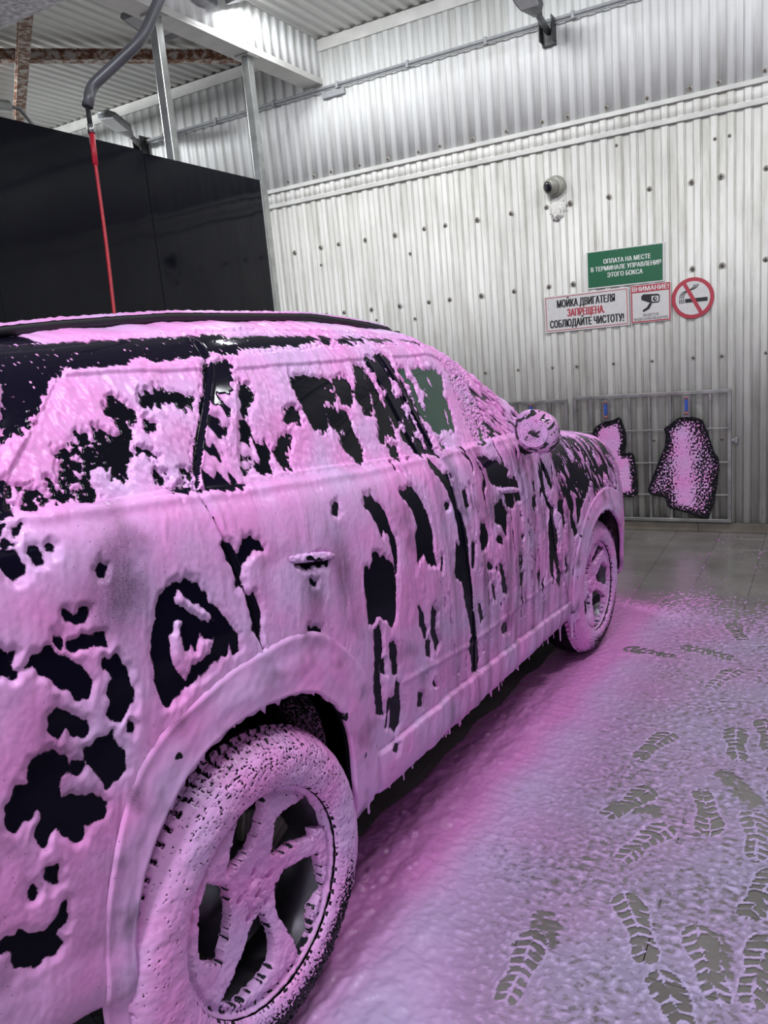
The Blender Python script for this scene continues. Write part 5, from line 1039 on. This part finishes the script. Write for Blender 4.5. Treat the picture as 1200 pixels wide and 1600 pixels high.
# ------------------------------------------------------------------ foam lying on the floor
def floor_foam_mat():
    m, nt, bs = mat_new('floor_foam'); L = nt.links
    at = nt.nodes.new('ShaderNodeAttribute'); at.attribute_name = 'foam'; pk = nt.nodes.new('ShaderNodeAttribute'); pk.attribute_name = 'pink'
    g = nt.nodes.new('ShaderNodeNewGeometry'); n1 = nz(nt, g.outputs['Position'], 110, 4, .65); n2 = nz(nt, g.outputs['Position'], 38, 3, .6)
    f = math_(nt, 'ADD', at.outputs['Fac'], math_(nt, 'MULTIPLY', math_(nt, 'SUBTRACT', n1, .5), 1.0)); f = math_(nt, 'ADD', f, math_(nt, 'MULTIPLY', math_(nt, 'SUBTRACT', n2, .5), .7))
    cov = nt.nodes.new('ShaderNodeMapRange'); cov.interpolation_type = 'SMOOTHSTEP'; cov.inputs['From Min'].default_value = -.22; cov.inputs['From Max'].default_value = .5; L.new(f, cov.inputs['Value'])
    L.new(mixc(nt, pk.outputs['Fac'], (.50, .42, .66), (.68, .24, .60)), bs.inputs['Base Color']); bs.inputs['Roughness'].default_value = .32; bs.inputs['Specular IOR Level'].default_value = .5
    bump(nt, bs, n2, .25, .006)
    tr = nt.nodes.new('ShaderNodeBsdfTransparent'); mx = nt.nodes.new('ShaderNodeMixShader'); at3 = nt.nodes.new('ShaderNodeAttribute'); at3.attribute_name = 'deep'; L.new(math_(nt, 'MULTIPLY', cov.outputs[0], at3.outputs['Fac']), mx.inputs[0]); L.new(tr.outputs[0], mx.inputs[1]); L.new(bs.outputs[0], mx.inputs[2])
    L.new(mx.outputs[0], nt.nodes['Material Output'].inputs[0]); return m
ys_ = [.75]
while ys_[-1] < WALL_Y-.06: ys_.append(ys_[-1]+.0030+.00062*ys_[-1]**2)
ys_ = np.array(ys_); xs_ = np.arange(-2.5, 1.05, .0058)
Xf, Yf = np.meshgrid(xs_, ys_); uf = (Xf-CO[0])*CU[0]+(Yf-CO[1])*CU[1]; vf = (Xf-CO[0])*CN[0]+(Yf-CO[1])*CN[1]
edge = .00+.04*noise(uf*2.2, uf*0, 201)+.02*noise(uf*9, uf*0, 202)
curb = sst(vf, -.25+.035*noise(uf*4, uf*0, 219)-.06*(1-sst(uf, .3, .8)), -.16)*(1-sst(vf, edge-.03, edge+.06))*(1-sst(uf, 1.9, 2.3))*sst(uf, -1.2, .0)
heap = np.exp(-((uf-.05)/.55)**2)*sst(vf, -.5, .05)*(1-sst(vf, .18, .50+.05*noise(uf*6, vf*6, 203)))+.8*sst(-uf, -.35, .1)*(1-sst(vf, .3, .75))
heap = heap*(1-sst(uf, .3, 1.0))
thick = np.clip(curb+heap, 0, 1.2)
cov = .46+.14*(1-sst(vf, .15, .75))-.06*sst(vf, .9, 1.5)+.5*thick.clip(0, 1)
cov = np.where(vf < -.12, np.minimum(cov, -.62+1.8*sst(vf+.035*noise(uf*4, uf*0, 219)+.06*(1-sst(uf, .3, .8)), -.25, -.19)), cov)
cov = cov-1.0*sst(Yf, 4.1+.25*noise(Xf*2, Yf, 204), 5.4)*(1-.0*Xf)
cov = cov+.25*np.exp(-((vf-.10)/.22)**2)*(1-sst(uf, 3.0, 3.6))
cov = cov+.28*(1-sst(Yf, 1.4, 2.0))*(1-sst(Xf, -.5, -.05))
gN = fbm(Xf*46+1.2*noise(Xf*9, Yf*9, 215), Yf*52, 205, 3); cell = np.abs(fbm(Xf*22, Yf*22, 206, 2)); cov = cov+1.15*gN*(1-.9*thick.clip(0, 1))*sst(vf, -.02, .16)+.25*(.18-cell)*3*sst(vf, .2, .8)
cov = cov+.22*noise(Xf*4, Yf*4, 207)
bub = np.abs(noise(Xf*16, Yf*16, 208)); bub2 = np.abs(noise(Xf*38, Yf*38, 209)); 
h = .0012+.0030*sst(cov, 0, .8)*(1+gN)+thick*(.012+.011*noise(uf*5, vf*8, 210)+.0075*noise(uf*13, vf*22, 208)+.0035*noise(uf*30, vf*48, 222)+.0010*noise(Xf*42, Yf*42, 211))+(.0042*noise(Xf*15+3*noise(Xf*4, Yf*4, 213), Yf*26, 214)+.0026*noise(Xf*40, Yf*56, 216))*(1-thick.clip(0, 1))*sst(cov, 0, .6)
# round bubbles in the thick foam
for i in range(95):
    u = rd.uniform(-.2, 2.1); v = rd.gauss(-.13, .05); r = rd.uniform(.008, .026); x = CO[0]+CU[0]*u+CN[0]*v; y = CO[1]+CU[1]*u+CN[1]*v
    i0, i1 = np.searchsorted(ys_, [y-r*1.4, y+r*1.4]); j0, j1 = np.searchsorted(xs_, [x-r*1.4, x+r*1.4]); sl = (slice(i0, i1), slice(j0, j1))
    d = np.hypot(Xf[sl]-x, Yf[sl]-y)/r; h[sl] += thick[sl]*(.30*r*np.clip(1-d*d, 0, 1)-.10*r*np.exp(-((d-1.12)/.16)**2)+.06*r*np.exp(-((d-1.35)/.12)**2))
# pour from the mud flap side: nothing. shoe prints
deepA = .55+.36*sst(np.maximum(thick, .6*(1-sst(vf, .10, .5))), .0, .7)+.40*sst(gN, .05, .45)*(1-thick.clip(0, 1))
PRINTS = [((-.56,3.06),(-.60,2.93),.9),((-.52,2.70),(-.66,2.42),1),((-.43,2.50),(-.55,2.20),1),((-.495,2.08),(-.385,1.83),1),((-.30,2.46),(-.375,2.74),1),((-.19,2.66),(-.165,2.38),1),
          ((-.30,3.22),(-.27,3.02),.9),((-.20,3.36),(-.17,3.10),.9),((-.29,2.02),(-.20,1.78),1),((-.34,1.80),(-.24,1.60),1.1),((-.11,2.05),(-.13,1.80),1),((-.69,1.84),(-.69,1.54),1),
          ((-.44,4.50),(-.36,4.26),1),((-.62,4.08),(-.40,4.00),1),((-.36,3.86),(-.44,3.62),1),((-.90,3.98),(-.66,3.93),1),((-.10,2.35),(-.16,2.12),1),((-.12,3.0),(-.13,2.76),1),((.02,2.5),(.04,2.25),1),((-.08,3.7),(-.12,3.45),1),((-.05,1.72),(.02,1.5),1)]
def hw(t): return np.interp(t, [0, .04, .14, .28, .42, .6, .75, .88, .97, 1.0], [0, .026, .036, .034, .028, .040, .048, .044, .026, 0])
for i, ((ax, ay), (bx_, by), k) in enumerate(PRINTS):
    c = ((ax+bx_)/2, (ay+by)/2); d = np.array([bx_-ax, by-ay]); L_ = .28; d = d/np.linalg.norm(d); R_ = .2
    i0, i1 = np.searchsorted(ys_, [c[1]-R_, c[1]+R_]); j0, j1 = np.searchsorted(xs_, [c[0]-R_, c[0]+R_]); sl = (slice(i0, i1), slice(j0, j1))
    X = Xf[sl]-c[0]; Y = Yf[sl]-c[1]; wx = .004*noise(Xf[sl]*40, Yf[sl]*40, 220+i); t = 1-((X*d[0]+Y*d[1])/L_+.5); s = X*-d[1]+Y*d[0]+wx; t = t+wx*4
    s = s-.006*np.sin(t*4)*(1 if i % 2 else -1); sd = np.abs(s)-hw(t)
    sd = np.where((t < 0) | (t > 1), .05, sd)
    inside = sd < 0
    ch = np.mod((t*L_+np.abs(s)*.55)/.034+.1*noise(X*30, Y*30, 240), 1); vein = np.minimum(np.abs(ch-.5)*.034, np.abs(s)*1.3+.0006)
    vein = np.where((t > .40) & (t < .50), 0*vein+np.abs(ch-.5)*.034, vein)
    vv = 1-sst(vein, .0026, .0080)
    rim_ = np.exp(-((sd-.004)/.0055)**2)
    fresh = (1-.35*(i % 3 == 2))
    cov[sl] = np.where(inside, cov[sl]*(1-fresh)-(.75*fresh)+1.9*vv*np.clip(.7+noise(X*25, Y*25, 250+i), 0, 1.), cov[sl]+.5*rim_)
    deepA[sl] = np.maximum(deepA[sl], np.where(inside, .95*vv, .9*rim_)); h[sl] = np.where(inside, .0010+.0036*vv, h[sl]+.0035*rim_)
# smears where shoes slid
for (ax, ay), (bx_, by), r in (((-.30,2.86),(-.20,2.72),.04),((-.62,2.52),(-.50,2.54),.035),((-.24,1.98),(-.22,1.88),.04),((-.68,1.88),(-.66,1.80),.045)):
    d = dline(Xf, Yf, [(ax, ay), (bx_, by)]); m = d < r*1.5; cov[m] -= .8*(1-sst(d[m], r*.6, r*1.2))
cov = cov-1.6*(1-sst(Yf+.12*noise(Xf*5, Yf*5, 217), .85, 1.30))-1.6*sst(Xf+.1*noise(Xf*5, Yf*5, 218), .70, 1.0)-1.6*(1-sst(Xf, -2.5, -2.2)); thick = thick*sst(Yf, .85, 1.2)
# tile joints draw thin lines through the film
jx = np.abs(np.mod(Xf-tx0+T/2, T)-T/2); jy = np.abs(np.mod(Yf-ty0+T/2, T)-T/2); j = np.maximum(np.exp(-(jx/.0035)**2), np.exp(-(jy/.0035)**2))*(1-thick.clip(0, 1)); h = h-.0012*j; cov = cov+.45*np.maximum(np.exp(-(jx/.0045)**2), .6*np.exp(-(jy/.0045)**2))*(1-thick.clip(0, 1))*(.5+noise(Xf*6, Yf*6, 221)); cov = cov-1.0*(1-sst(vf, -.60, -.40))
# wheel contact: keep foam out of the tyres
h = np.clip(h, .0009, .06)
pink = np.clip(1.0*(1-sst(vf, -.05, .22))+.10+.22*(1-sst(vf, .4, 1.))+.25*noise(Xf*3, Yf*3, 212)-.15*sst(-Yf, -2.2, -1.2)+.25*sst(Yf, 3, 4.2)*(1-sst(vf, .4, .9)), 0, 1)
ny, nx = Xf.shape; ii = np.arange(ny*nx).reshape(ny, nx)
a_, b_, c_, d_ = ii[:-1,:-1], ii[:-1,1:], ii[1:,1:], ii[1:,:-1]
keep = np.maximum.reduce([cov[:-1,:-1], cov[:-1,1:], cov[1:,1:], cov[1:,:-1]]) > -.95
q = np.c_[a_[keep], b_[keep], c_[keep], d_[keep]]
ff = link('floor_foam', np_mesh('floor_foam', np.c_[Xf.ravel(), Yf.ravel(), h.ravel()], q, {'foam': cov.ravel().clip(-1, 1.5), 'pink': pink.ravel(), 'deep': deepA.clip(0, .97).ravel()}), floor_foam_mat())
tag(ff, 'layer of pink and lilac foam on the tiled floor, trodden with shoe prints', 'foam', kind='stuff')
